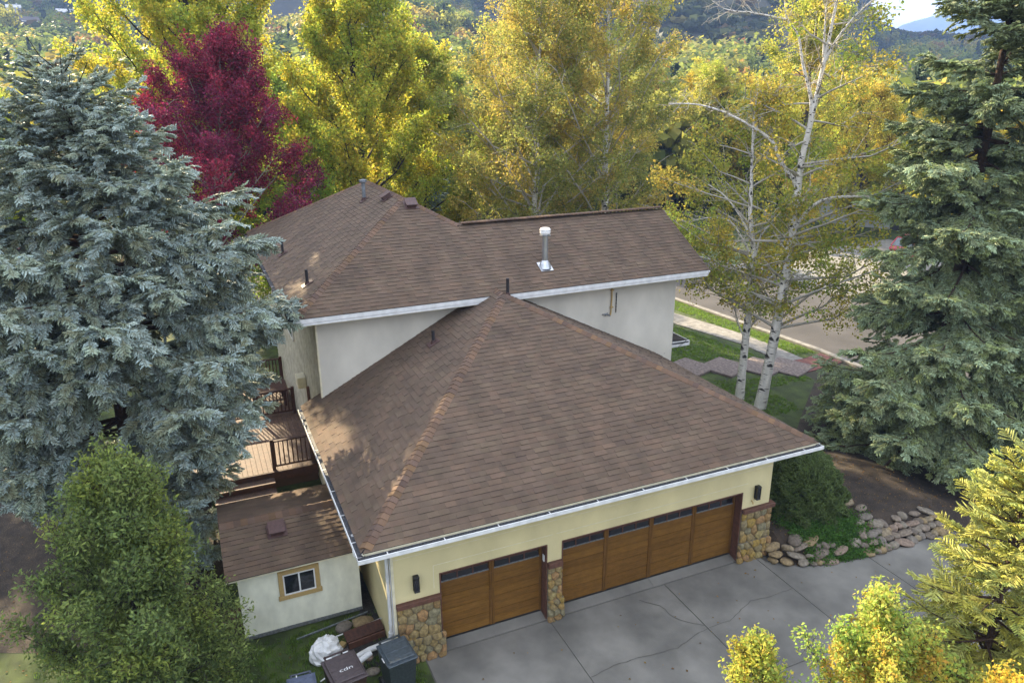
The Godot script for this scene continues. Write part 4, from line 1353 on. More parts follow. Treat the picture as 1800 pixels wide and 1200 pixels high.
# A broadleaf tree. o: options. The thing's origin is the foot of its trunk.
func broadleaf(called: String, label: String, cat: String, at: Vector3, o: Dictionary, group := "") -> Node3D:
	rng.seed = o.seed
	var T := thing(called, label, cat, at, 0.0, group)
	var H: float = o.h
	var R: float = o.r
	var base: float = o.get("base", 0.25)
	var lean: Vector3 = o.get("lean", Vector3.ZERO)
	var tr: float = o.get("trunk", 0.02) * H
	var tp: Array = o.get("path", [])
	if tp.is_empty():
		for i in 9:
			var t := i / 8.0
			tp.append(Vector3(rf(-1, 1) * 0.018 * H * t, H * 0.95 * t, rf(-1, 1) * 0.018 * H * t) + lean * t * t)
	var rad := []
	for i in tp.size():
		rad.append(tr * (1.0 - 0.9 * pow(i / float(tp.size() - 1), 0.9)) * (o.get("flare", 1.25) if i == 0 else 1.0))
	var tb := MB.new()
	tb.tube(tp, rad, o.get("sides", 9), true, o.get("vscale", 0.22))
	part(T, "trunk", tb.mesh(), o.bark)
	var lim := MB.new()
	var xf := []
	var cols := []
	var sd: Array = o.tints
	var nl: int = o.get("limbs", 34)
	var prof: float = o.get("fat", 0.45)       # height share at which the crown is widest
	var rise: float = o.get("rise", 0.5)
	var spread: float = o.get("clump", 0.42)
	var per: int = o.get("per", 9)
	var subs: int = o.get("subs", 7)
	var scl: float = o.get("scale", 1.0)
	for i in nl:
		var t := base + (1.0 - base) * pow((i + rf(0.0, 1.0)) / nl, o.get("topw", 0.85))
		var q := (t - base) / (1.0 - base)
		var shape := pow(sin(PI * pow(clampf(q * 0.92 + 0.06, 0, 1), log(0.5) / log(clampf(prof, 0.1, 0.9)))), 0.75)
		var rr := R * shape * rf(0.62, 1.12)
		var az := i * 2.399963 + rf(-0.5, 0.5)
		var dir := Vector3(cos(az), 0, sin(az))
		if o.has("avoid") and dir.dot(o.avoid) > 0.35:
			rr *= lerpf(1.0, 0.4, sstep(0.35, 0.8, dir.dot(o.avoid)))
		var st := clampf(t - 0.05 - rise * rr / H * rf(0.5, 1.0), base * 0.6, 0.97)
		var a := poly_at(tp, st)
		var e := poly_at(tp, minf(t, 0.99)) + dir * rr
		e.y = H * t + rf(-0.03, 0.03) * H
		var mid := a.lerp(e, 0.5) + Vector3(0, -0.12 * rr * rise, 0) + Vector3(rf(-1, 1), rf(-1, 1), rf(-1, 1)) * 0.08 * rr
		var lp := [a, a.lerp(mid, 0.55) + Vector3(0, 0.02, 0), mid, mid.lerp(e, 0.55), e]
		var lr := maxf(tr * 0.32 * (1.0 - 0.6 * st), 0.012)
		lim.tube(lp, [lr, lr * 0.8, lr * 0.6, lr * 0.4, 0.006], 5, false)
		var tone: Array = sd[rng.randi() % sd.size()]
		for j in subs:
			var s := 0.3 + 0.7 * (j + 0.5) / subs
			var p0 := poly_at(lp, s)
			var out := (Vector3(rf(-1, 1), rf(-0.5, 0.9), rf(-1, 1)) + dir * 0.5 + Vector3(0, o.get("up", 0.2), 0)).normalized()
			var p1 := p0 + out * spread * R * rf(0.35, 0.8) * (1.15 - 0.4 * s)
			lim.tube([p0, p0.lerp(p1, 0.5) + Vector3(0, 0.04, 0), p1], [lr * 0.3 + 0.004, lr * 0.18 + 0.003, 0.003], 3, false)
			if rng.randf() < o.get("bare", 0.06):
				continue
			var tone2: Array = tone if rng.randf() < 0.7 else sd[rng.randi() % sd.size()]
			for k in per:
				var p: Vector3 = p0.lerp(p1, rf(0.25, 1.12)) + Vector3(rf(-1, 1), rf(-1, 1), rf(-1, 1)) * o.get("fuzz", 0.22)
				if o.has("avoid"):
					var ax := poly_at(tp, p.y / (tp[-1].y))
					var rel := p - Vector3(ax.x, p.y, ax.z)
					var fw: float = rel.dot(o.avoid)
					if fw > -0.15 and (rel - o.avoid * fw).length() < 0.8:
						continue
				var sc := scl * rf(0.75, 1.25)
				xf.append(Transform3D(rand_basis().scaled(Vector3.ONE * sc), p))
				var f := rf(0.82, 1.18)
				cols.append(Color(tone2[0] * f, tone2[1] * f, tone2[2] * f))
	var br := part(T, "limbs", lim.mesh(), o.get("limb_bark", o.bark))
	br.set_meta("kind", "stuff")
	stuff(T, "crown", o.leaf, o.get("mat", M.leaf), xf, cols)
	return T

# a flat conifer branchlet: a stem with side fingers, each a bristly spindle. x runs along it, y up.
func needle_spray(length: float, fingers: int, hue: Array, tip: Array, thick := 0.02, spikes := 9) -> ArrayMesh:
	var b := MB.new()
	var stems := []
	stems.append([Vector3.ZERO, Vector3(length, -0.02, 0)])
	for i in fingers:
		var t := 0.12 + 0.8 * i / fingers
		var s := 1.0 if i % 2 == 0 else -1.0
		var l := length * (0.5 * (1.0 - t) + 0.2) * rf(0.8, 1.2)
		var p := Vector3(length * t, 0, 0)
		var d := Vector3(0.72, rf(-0.35, 0.12), s * rf(0.55, 0.95)).normalized()
		stems.append([p, p + d * l])
	for st in stems:
		var a: Vector3 = st[0]
		var e: Vector3 = st[1]
		var d := (e - a).normalized()
		var L := (e - a).length()
		var x := d.cross(Vector3.UP)
		if x.length() < 0.1:
			x = Vector3.RIGHT
		x = x.normalized()
		var y := x.cross(d)
		var f := rf(0.85, 1.15)
		var sides := 4
		var ring := []
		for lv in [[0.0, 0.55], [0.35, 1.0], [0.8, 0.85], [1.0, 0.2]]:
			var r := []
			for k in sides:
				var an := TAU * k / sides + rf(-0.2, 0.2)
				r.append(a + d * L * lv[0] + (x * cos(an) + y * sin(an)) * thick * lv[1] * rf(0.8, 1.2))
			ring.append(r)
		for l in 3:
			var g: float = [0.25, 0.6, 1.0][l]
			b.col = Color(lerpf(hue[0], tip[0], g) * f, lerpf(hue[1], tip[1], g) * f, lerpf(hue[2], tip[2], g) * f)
			for k in sides:
				var k2 := (k + 1) % sides
				b.tri(ring[l][k], ring[l + 1][k2], ring[l][k2])
				b.tri(ring[l][k], ring[l + 1][k], ring[l + 1][k2])
		for k in spikes:
			var t := rf(0.05, 1.0)
			var an := rf(0, TAU)
			var o := x * cos(an) + y * sin(an)
			var p := a + d * L * t
			var g := t
			b.col = Color(lerpf(hue[0], tip[0], g) * f * 1.1, lerpf(hue[1], tip[1], g) * f * 1.1, lerpf(hue[2], tip[2], g) * f * 1.1)
			var w := o.cross(d) * 0.007
			var q := p + (o * rf(1.5, 2.3) + d * rf(0.6, 2.2)) * thick
			b.tri(p - w, q, p + w)
	return b.mesh()

func conifer(called: String, label: String, at: Vector3, o: Dictionary) -> Node3D:
	rng.seed = o.seed
	var T := thing(called, label, "tree", at)
	var H: float = o.h
	var R: float = o.r
	var tr: float = o.get("trunk", 0.24)
	var lean: Vector3 = o.get("lean", Vector3.ZERO)
	var tp := []
	var rad := []
	for i in 11:
		var t := i / 10.0
		tp.append(Vector3(0, H * t, 0) + lean * t)
		rad.append(tr * (1.0 - 0.95 * t) * (1.2 if i == 0 else 1.0))
	var tb := MB.new()
	tb.tube(tp, rad, 12, true, 0.3)
	part(T, "trunk", tb.mesh(), o.bark)
	var br := MB.new()
	var xs := []
	var cs := []
	var n_s: int = o.sprays.size()
	for i in n_s:
		xs.append([])
		cs.append([])
	var y: float = o.get("low", 0.8)
	var gold := 0.0
	var sl: float = o.get("spray_len", 0.5)
	while y < H - 0.12:
		var t := y / H
		var r0 := R * pow(1.0 - t, o.get("taper", 0.72)) * (0.55 + 0.45 * sstep(0.0, 0.22, t)) + 0.12
		if o.has("shape"):
			var sh: Array = o.shape
			var kk := clampf(t, 0.0, 0.999) * (sh.size() - 1)
			r0 = lerpf(sh[int(kk)], sh[int(kk) + 1], kk - int(kk))
		var n: int = o.get("whorl", 6) if t < 0.93 else 4
		for k in n:
			gold += 2.399963
			if rng.randf() < o.get("skip", 0.1) and t < 0.85:
				continue
			var az := gold + rf(-0.35, 0.35)
			var L := r0 * rf(0.68, 1.14)
			var dir := Vector3(cos(az), 0, sin(az))
			var side := Vector3(-dir.z, 0, dir.x)
			var a := poly_at(tp, (y + rf(-0.12, 0.12)) / H)
			var drop: float = lerpf(o.get("droop", 0.32), -0.75, sstep(0.45, 1.0, t)) * L
			var pts := []
			for j in 7:
				var s := j / 6.0
				var dy := -drop * (s * 1.25 - 0.45 * s * s * s) + 0.1 * L * pow(s, 4.0)
				pts.append(a + dir * L * s + Vector3(0, dy, 0) + side * sin(s * 3.0 + k) * 0.05 * L)
			var r1 := 0.012 + 0.014 * L
			br.tube(pts, [r1, r1 * 0.9, r1 * 0.75, r1 * 0.6, r1 * 0.45, r1 * 0.3, 0.005], 4, false)
			# side branchlets, two-ranked, longer in the middle of the branch; hanging on low boughs
			var step := sl * 0.36
			var m: int = max(2, int(L * 0.86 / step))
			var tone := rf(0.86, 1.12)
			for j in m + 1:
				var s0: float = o.get("inner", 0.2) * (1.0 - 0.7 * sstep(0.6, 0.95, t))
				var s := s0 + (1.0 - s0) * j / float(m)
				var p := poly_at(pts, s)
				var tan := (poly_at(pts, minf(s + 0.1, 1.0)) - poly_at(pts, s - 0.1)).normalized()
				var ranks := [1.0, -1.0]
				if j == m:
					ranks = [0.0]
				elif j % 2 == 0:
					ranks = [1.0, -1.0, 0.35]
				for sgn in ranks:
					var wide := L * 0.36 * (1.0 - absf(s - 0.42) * 0.95)
					var cnt: int = max(1, int(round(wide / (sl * 0.62)))) if sgn != 0.0 and absf(sgn) > 0.5 else 1
					var d: Vector3 = (tan * 0.75 + side * sgn * rf(0.7, 1.05) + Vector3(0, rf(-0.3, 0.16) - o.get("hang", 0.12) * (1.0 - t), 0)).normalized()
					if sgn == 0.0:
						d = (tan + Vector3(0, 0.12, 0)).normalized()
					var pp := p
					for c in cnt:
						d = (d + Vector3(rf(-1, 1), rf(-0.7, 0.8), rf(-1, 1)) * 0.34).normalized()
						var up := Vector3(rf(-0.6, 0.6), 1.0, rf(-0.6, 0.6))
						var z := d.cross(up).normalized()
						var u2 := z.cross(d)
						var sc := rf(0.65, 1.25) * (0.75 + 0.25 * sstep(0.0, 0.5, 1.0 - t))
						var idx := rng.randi() % n_s
						xs[idx].append(Transform3D(Basis(d, u2, z).scaled_local(Vector3.ONE * sc), pp))
						var f := tone * rf(0.85, 1.15)
						var tint: Array = o.tints[rng.randi() % o.tints.size()]
						cs[idx].append(Color(tint[0] * f, tint[1] * f, tint[2] * f))
						pp += d * sl * 0.66
						d = (d + Vector3(0, -0.22, 0) + tan * 0.12).normalized()
		y += o.get("gap", 0.3) * rf(0.75, 1.25) * (0.5 + 0.7 * (1.0 - t))
	var bp := part(T, "boughs", br.mesh(), o.get("bough_bark", o.bark))
	bp.set_meta("kind", "stuff")
	for i in n_s:
		stuff(T, "crown" if i == 0 else "crown_%03d" % i, o.sprays[i], M.needle, xs[i], cs[i])
	# leader shoots at the very top
	var top := MB.new()
	for k in o.get("leaders", 0):
		var an := rf(0, TAU)
		var p := poly_at(tp, rf(0.93, 0.99))
		var e := p + Vector3(cos(an) * rf(0.2, 0.7), rf(0.35, 0.85), sin(an) * rf(0.2, 0.7))
		top.col = Color(0.09, 0.1, 0.07)
		top.tube([p, p.lerp(e, 0.5) + Vector3(cos(an) * 0.06, -0.04, sin(an) * 0.06), e], [0.014, 0.011, 0.007], 4, true)
	if o.get("leaders", 0) > 0:
		var lp := part(T, "leader_shoots", top.mesh(), o.bark)
		lp.set_meta("kind", "stuff")
	return T

func build_conifers() -> void:
	rng.seed = 301
	var blue := []
	for i in 3:
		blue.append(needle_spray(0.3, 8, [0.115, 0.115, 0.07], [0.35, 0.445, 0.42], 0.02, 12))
	conifer("blue_spruce", "big blue spruce beside the deck, taller than the house, hiding its left side", Vector3(-4.95, 0, -6.25), {
		"seed": 501, "h": 12.3, "r": 4.7, "trunk": 0.27, "bark": M.bark_red, "sprays": blue, "low": 0.7, "gap": 0.46, "whorl": 6, "droop": 0.16, "hang": 0.04, "leaders": 14, "inner": 0.3, "shape": [1.8, 2.1, 2.5, 2.95, 3.5, 3.85, 3.6, 3.0, 2.2, 1.25, 0.3], "skip": 0.1, "taper": 0.46, "spray_len": 0.29,
		"tints": [[1.0, 1.0, 1.0], [1.08, 1.05, 1.02], [0.72, 0.64, 0.45], [0.95, 0.9, 0.72], [1.15, 1.1, 1.05], [0.85, 0.82, 0.66]]})
	var green := []
	for i in 3:
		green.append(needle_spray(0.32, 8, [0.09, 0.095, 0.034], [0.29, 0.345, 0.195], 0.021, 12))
	conifer("green_spruce", "tall grey green spruce with a reddish trunk at the right, beyond the rock wall", Vector3(18.5, 0, -2.0), {
		"seed": 502, "h": 16.5, "r": 4.8, "shape": [4.3, 4.2, 3.5, 2.8, 2.5, 2.6, 2.6, 2.5, 2.2, 1.6, 0.5], "trunk": 0.3, "bark": M.bark_red, "sprays": green, "low": 0.6, "gap": 0.44, "whorl": 6, "droop": 0.42, "hang": 0.2, "taper": 0.62, "skip": 0.25, "spray_len": 0.31,
		"tints": [[1.0, 1.0, 1.0], [1.2, 1.3, 1.4], [0.85, 0.85, 0.7], [1.05, 1.08, 0.75], [0.9, 0.95, 0.9]]})
	conifer("green_spruce", "spruce at the right edge of the picture, nearest the driveway's far end", Vector3(23.5, 0, 0.6), {
		"seed": 503, "h": 15.5, "r": 4.6, "trunk": 0.27, "bark": M.bark_red, "sprays": green, "low": 0.6, "gap": 0.45, "whorl": 6, "droop": 0.42, "hang": 0.3, "taper": 0.62, "skip": 0.2, "spray_len": 0.33,
		"tints": [[1.0, 1.0, 1.0], [1.2, 1.25, 1.3], [0.85, 0.8, 0.6], [1.1, 1.05, 0.75]]})
	var gold := []
	for i in 3:
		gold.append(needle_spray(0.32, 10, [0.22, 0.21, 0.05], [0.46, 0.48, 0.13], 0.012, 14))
	conifer("young_spruce", "young yellow green spruce standing alone near the camera at the right edge", Vector3(7.75, 0, 7.1), {
		"seed": 504, "h": 6.9, "r": 1.65, "trunk": 0.1, "bark": M.bark_red, "sprays": gold, "low": 0.5, "gap": 0.3, "whorl": 6, "droop": 0.2, "hang": 0.12, "taper": 0.7, "skip": 0.18, "spray_len": 0.32,
		"tints": [[1.0, 1.0, 1.0], [1.1, 1.0, 0.8], [0.85, 0.95, 0.9], [1.15, 1.08, 0.7]]})
	conifer("blue_spruce", "small blue grey spruce top between the yellow trees behind the ridge", Vector3(11.5, 0, -34.0), {
		"seed": 505, "h": 11.5, "r": 3.0, "trunk": 0.2, "bark": M.bark, "sprays": blue, "low": 1.0, "gap": 0.6, "whorl": 5, "droop": 0.3, "hang": 0.2, "spray_len": 0.46,
		"tints": [[0.8, 0.85, 0.8], [0.7, 0.75, 0.6]]})

func build_broadleaf() -> void:
	rng.seed = 302
	var maple := leaf_spray(20, 0.3, 0.13, [[0.40, 0.46, 0.06], [0.46, 0.47, 0.06], [0.32, 0.41, 0.06], [0.50, 0.45, 0.06]], 0.75)
	var olive := leaf_spray(20, 0.3, 0.105, [[0.40, 0.39, 0.09], [0.33, 0.36, 0.08], [0.47, 0.43, 0.10], [0.28, 0.33, 0.08], [0.42, 0.34, 0.10]], 0.7)
	var gold := leaf_spray(20, 0.3, 0.105, [[0.52, 0.47, 0.07], [0.44, 0.44, 0.07], [0.58, 0.50, 0.07], [0.38, 0.41, 0.08], [0.50, 0.39, 0.07]], 0.75)
	var plum := leaf_spray(20, 0.26, 0.1, [[0.27, 0.025, 0.055], [0.35, 0.03, 0.07], [0.17, 0.02, 0.05], [0.42, 0.06, 0.11]], 0.6)
	var lime := leaf_spray(18, 0.3, 0.12, [[0.34, 0.45, 0.05], [0.44, 0.50, 0.05], [0.26, 0.40, 0.05]], 0.7)
	var shrub := leaf_spray(18, 0.2, 0.085, [[0.20, 0.26, 0.075], [0.25, 0.31, 0.09], [0.16, 0.22, 0.07], [0.29, 0.35, 0.10]], 0.42)
	var near_leaf := leaf_spray(16, 0.18, 0.072, [[0.46, 0.54, 0.11], [0.38, 0.50, 0.10], [0.54, 0.56, 0.13], [0.56, 0.46, 0.10]], 0.62)
	# maples behind the house
	var mt := [[1.0, 1.0, 1.0], [1.06, 0.99, 0.95], [0.9, 0.98, 1.0], [1.12, 0.97, 0.9], [0.86, 0.93, 0.95]]
	broadleaf("maple_tree", "yellow green maple with upswept branches, rising behind the red plum tree", "tree", Vector3(-1.6, 0, -28.0), {"seed": 601, "h": 20.5, "r": 5.2, "base": 0.34, "bark": M.bark, "leaf": maple, "tints": mt, "limbs": 60, "per": 12, "subs": 9, "fat": 0.42, "rise": 0.85, "up": 0.9, "clump": 0.4, "fuzz": 0.26, "trunk": 0.016}, "maples behind the house")
	broadleaf("maple_tree", "tall golden maple just right of the maple behind the plum tree", "tree", Vector3(5.6, 0, -25.5), {"seed": 602, "h": 17.6, "r": 4.6, "base": 0.12, "bark": M.bark, "leaf": maple, "tints": mt, "limbs": 60, "per": 12, "subs": 9, "fat": 0.42, "rise": 0.85, "up": 0.9, "clump": 0.4, "fuzz": 0.26, "trunk": 0.016}, "maples behind the house")
	broadleaf("maple_tree", "olive maple in shade between the golden maple and the cottonwoods", "tree", Vector3(10.2, 0, -30.5), {"seed": 603, "h": 14.2, "r": 4.3, "base": 0.12, "bark": M.bark, "leaf": maple, "tints": [[0.85, 0.9, 1.0], [1.0, 0.9, 0.9], [0.7, 0.8, 0.9]], "limbs": 38, "per": 15, "subs": 8, "fat": 0.45, "rise": 0.9, "up": 0.6, "clump": 0.42, "fuzz": 0.26, "trunk": 0.016}, "maples behind the house")
	broadleaf("maple_tree", "low lime yellow maple against the hip roof's back edge", "tree", Vector3(2.0, 0, -24.0), {"seed": 604, "h": 9.5, "r": 3.8, "base": 0.1, "bark": M.bark, "leaf": lime, "tints": [[1.0, 1.0, 1.0], [1.2, 1.05, 1.0], [0.85, 0.9, 1.0]], "limbs": 32, "per": 8, "subs": 7, "fat": 0.5, "rise": 0.5, "clump": 0.45, "fuzz": 0.28, "trunk": 0.016}, "maples behind the house")
	broadleaf("plum_tree", "dark red purple leaved plum tree between the blue spruce and the house", "tree", Vector3(-2.0, 0, -20.8), {"seed": 605, "h": 13.4, "r": 4.2, "base": 0.5, "bark": M.bark_pale, "leaf": plum, "mat": M.leaf_red, "tints": [[1.0, 1.0, 1.0], [1.25, 1.2, 1.1], [0.75, 0.8, 0.9], [0.9, 1.0, 1.2]], "limbs": 46, "per": 14, "subs": 8, "fat": 0.27, "rise": 0.9, "up": 0.5, "clump": 0.4, "fuzz": 0.24, "trunk": 0.014, "lean": Vector3(1.3, 0, 0)})
	broadleaf("plum_tree", "thin dark red plum at the left edge behind the spruce top", "tree", Vector3(-11.5, 0, -22.0), {"seed": 606, "h": 12.2, "r": 2.6, "base": 0.2, "bark": M.bark_pale, "leaf": plum, "mat": M.leaf_red, "tints": [[0.8, 0.9, 0.9], [1.0, 1.1, 1.0]], "limbs": 22, "per": 6, "subs": 6, "fat": 0.45, "rise": 0.9, "up": 0.5, "clump": 0.45, "bare": 0.3, "trunk": 0.014})
	for q in [[-13.2, -33.0, 14.0, 3.6, 611, "bright lime yellow tree behind the top of the blue spruce"], [-2.6, -35.5, 13.6, 3.3, 612, "rounded lime tree close behind the upswept maple"], [-16.5, -30.0, 12.6, 4.2, 613, "lime green tree at the left edge beyond the red plum"], [-14.0, -20.0, 8.5, 3.0, 614, "low yellow bush tree at the left edge beside the spruce"]]:
		broadleaf("lime_tree", q[5], "tree", Vector3(q[0], 0, q[1]), {"seed": q[4], "h": q[2], "r": q[3], "base": 0.12, "bark": M.bark, "leaf": lime, "tints": [[1.0, 1.0, 1.0], [1.3, 1.1, 0.9], [0.85, 0.9, 1.0], [1.5, 1.1, 0.8]], "limbs": 34, "per": 14, "subs": 7, "fat": 0.45, "rise": 0.8, "up": 0.5, "clump": 0.42, "trunk": 0.016}, "lime trees at the back left")
	# cottonwoods
	var ct := [[1.0, 1.0, 1.0], [0.85, 0.95, 1.0], [1.2, 1.05, 0.95], [0.72, 0.8, 0.85], [1.1, 0.95, 0.9]]
	var cw := {"base": 0.3, "bark": M.birch_bark, "limb_bark": M.twig_white, "leaf": olive, "limbs": 52, "per": 10, "subs": 8, "fat": 0.42, "rise": 0.8, "up": 0.25, "clump": 0.4, "fuzz": 0.3, "trunk": 0.0135, "bare": 0.18, "tints": ct, "sides": 10}
	for q in [[13.0, -20.6, 17.0, 4.6, 621, "olive gold cottonwood with a pale trunk behind the middle of the ridge"], [16.3, -19.6, 18.6, 4.7, 622, "taller cottonwood with the thickest white trunk, right of its neighbour behind the ridge"], [15.3, -25.5, 16.5, 4.3, 623, "cottonwood standing behind the two pale trunks at the ridge"]]:
		var o := cw.duplicate()
		o.seed = q[4]
		o.h = q[2]
		o.r = q[3]
		broadleaf("cottonwood_tree", q[5], "tree", Vector3(q[0], 0, q[1]), o, "cottonwoods behind the house")
	# tall bright tree beyond the birches and others along the street
	for q in [[40.5, -31.5, 18.2, 4.4, 631, "bright yellow tree rising behind the fork of the larger birch"], [43.0, -47.0, 13.5, 5.0, 632, "broad yellow tree across the street left of the birches"], [47.5, -32.0, 11.5, 4.2, 633, "golden tree across the street behind the larger birch"], [25.0, -47.0, 12.5, 4.8, 634, "golden tree across the street seen right of the cottonwoods"], [41.0, -17.0, 10.5, 4.0, 635, "golden tree across the street by the shaded driveway"]]:
		broadleaf("street_tree", q[5], "tree", Vector3(q[0], 0, q[1]), {"seed": q[4], "h": q[2], "r": q[3], "base": 0.16, "bark": M.bark, "leaf": gold, "tints": [[1.0, 1.0, 1.0], [0.85, 1.05, 0.9], [1.1, 0.95, 0.9], [0.75, 0.85, 0.9]], "limbs": 38, "per": 13, "subs": 8, "fat": 0.45, "rise": 0.8, "up": 0.4, "clump": 0.42, "fuzz": 0.32, "trunk": 0.016, "scale": 1.1}, "golden trees across the street")
	# big leafy shrub at the lower left
	broadleaf("leafy_tree", "bushy dark green small tree in the lower left corner beside the shed", "tree", Vector3(-4.75, 0, -0.45), {"seed": 641, "h": 5.5, "r": 1.75, "base": 0.04, "bark": M.bark, "leaf": shrub, "tints": [[1.0, 1.0, 1.0], [0.85, 0.9, 0.95], [1.2, 1.15, 0.9], [0.75, 0.8, 0.85]], "limbs": 56, "per": 12, "subs": 8, "fat": 0.3, "rise": 0.8, "up": 0.6, "clump": 0.46, "fuzz": 0.15, "trunk": 0.014, "topw": 1.0})
	# tops of young trees between the camera and the driveway
	var nt := [[1.0, 1.0, 1.0], [1.15, 1.0, 0.9], [0.8, 0.95, 1.0], [1.2, 0.85, 0.7]]
	broadleaf("young_maple", "broad young yellow green tree in front of the driveway at the lower right", "tree", Vector3(5.3, 0, 7.15), {"seed": 651, "h": 5.05, "r": 1.1, "base": 0.3, "bark": M.bark, "leaf": near_leaf, "tints": nt, "limbs": 34, "per": 9, "subs": 7, "fat": 0.5, "rise": 0.8, "up": 0.6, "clump": 0.34, "fuzz": 0.11, "trunk": 0.01, "scale": 0.85})
	broadleaf("young_maple", "narrow yellow treetop poking up at the bottom edge left of the broad young tree", "tree", Vector3(4.1, 0, 6.0), {"seed": 652, "h": 4.1, "r": 0.62, "base": 0.3, "bark": M.bark, "leaf": near_leaf, "tints": [[1.1, 1.0, 0.8], [1.15, 0.95, 0.7], [1.0, 1.0, 1.0]], "limbs": 24, "per": 7, "subs": 5, "fat": 0.35, "rise": 0.9, "up": 0.8, "clump": 0.34, "fuzz": 0.09, "trunk": 0.01, "scale": 0.8})
	broadleaf("young_maple", "orange gold treetop in the lower right corner", "tree", Vector3(5.8, 0, 8.55), {"seed": 653, "h": 4.85, "r": 0.9, "base": 0.3, "bark": M.bark, "leaf": near_leaf, "tints": [[1.2, 0.85, 0.6], [1.3, 0.9, 0.6], [1.1, 0.9, 0.7]], "limbs": 28, "per": 9, "subs": 6, "fat": 0.4, "rise": 0.9, "up": 0.7, "clump": 0.34, "fuzz": 0.1, "trunk": 0.01, "scale": 0.8})

# ------------------------------------------------------------------ birches with hand laid limbs
func limb_set(T: Node3D, called: String, list: Array, m: Material) -> void:
	var tw := MB.new()
	for l in list:
		var pts := []
		for q in l[1]:
			pts.append(Vector3(q[0], q[1], q[2]))
		var n := pts.size()
		# a smooth curve through the points
		var cv := Curve3D.new()
		for i in n:
			var tan: Vector3 = (pts[min(i + 1, n - 1)] - pts[max(i - 1, 0)]) / 6.0
			cv.add_point(pts[i], -tan, tan)
		var fine := []
		var rad := []
		var k := n * 4
		for i in k + 1:
			fine.append(cv.sample_baked(cv.get_baked_length() * i / k))
			rad.append(lerpf(l[0], l[0] * 0.22, pow(i / float(k), 0.8)))
		var b := MB.new()
		b.tube(fine, rad, 9, true, 0.3)
		part(T, called, b.mesh(), m)
		# fine twigs along the outer part of the limb
		for i in range(4, k, 1):
			for rep in 2:
				var p: Vector3 = fine[i]
				var d: Vector3 = ((fine[i] - fine[i - 1]).normalized() * 0.6 + Vector3(rf(-1, 1), rf(-0.5, 0.9), rf(-1, 1))).normalized()
				var L := rf(0.35, 0.95)
				var e: Vector3 = p + d * L + Vector3(0, rf(-0.15, 0.2), 0)
				var mid: Vector3 = p.lerp(e, 0.5) + Vector3(rf(-1, 1), rf(-1, 1), rf(-1, 1)) * 0.06
				tw.tube([p, mid, e], [0.011, 0.007, 0.003], 4, false)
				for q in 3:
					var s: Vector3 = mid.lerp(e, q / 3.0)
					var e2: Vector3 = s + (d + Vector3(rf(-1, 1), rf(-1, 1), rf(-1, 1)) * 0.9).normalized() * rf(0.15, 0.4)
					tw.tube([s, e2], [0.005, 0.002], 3, false)
	var tp := part(T, "twigs", tw.mesh(), M.twig_white)
	tp.set_meta("kind", "stuff")

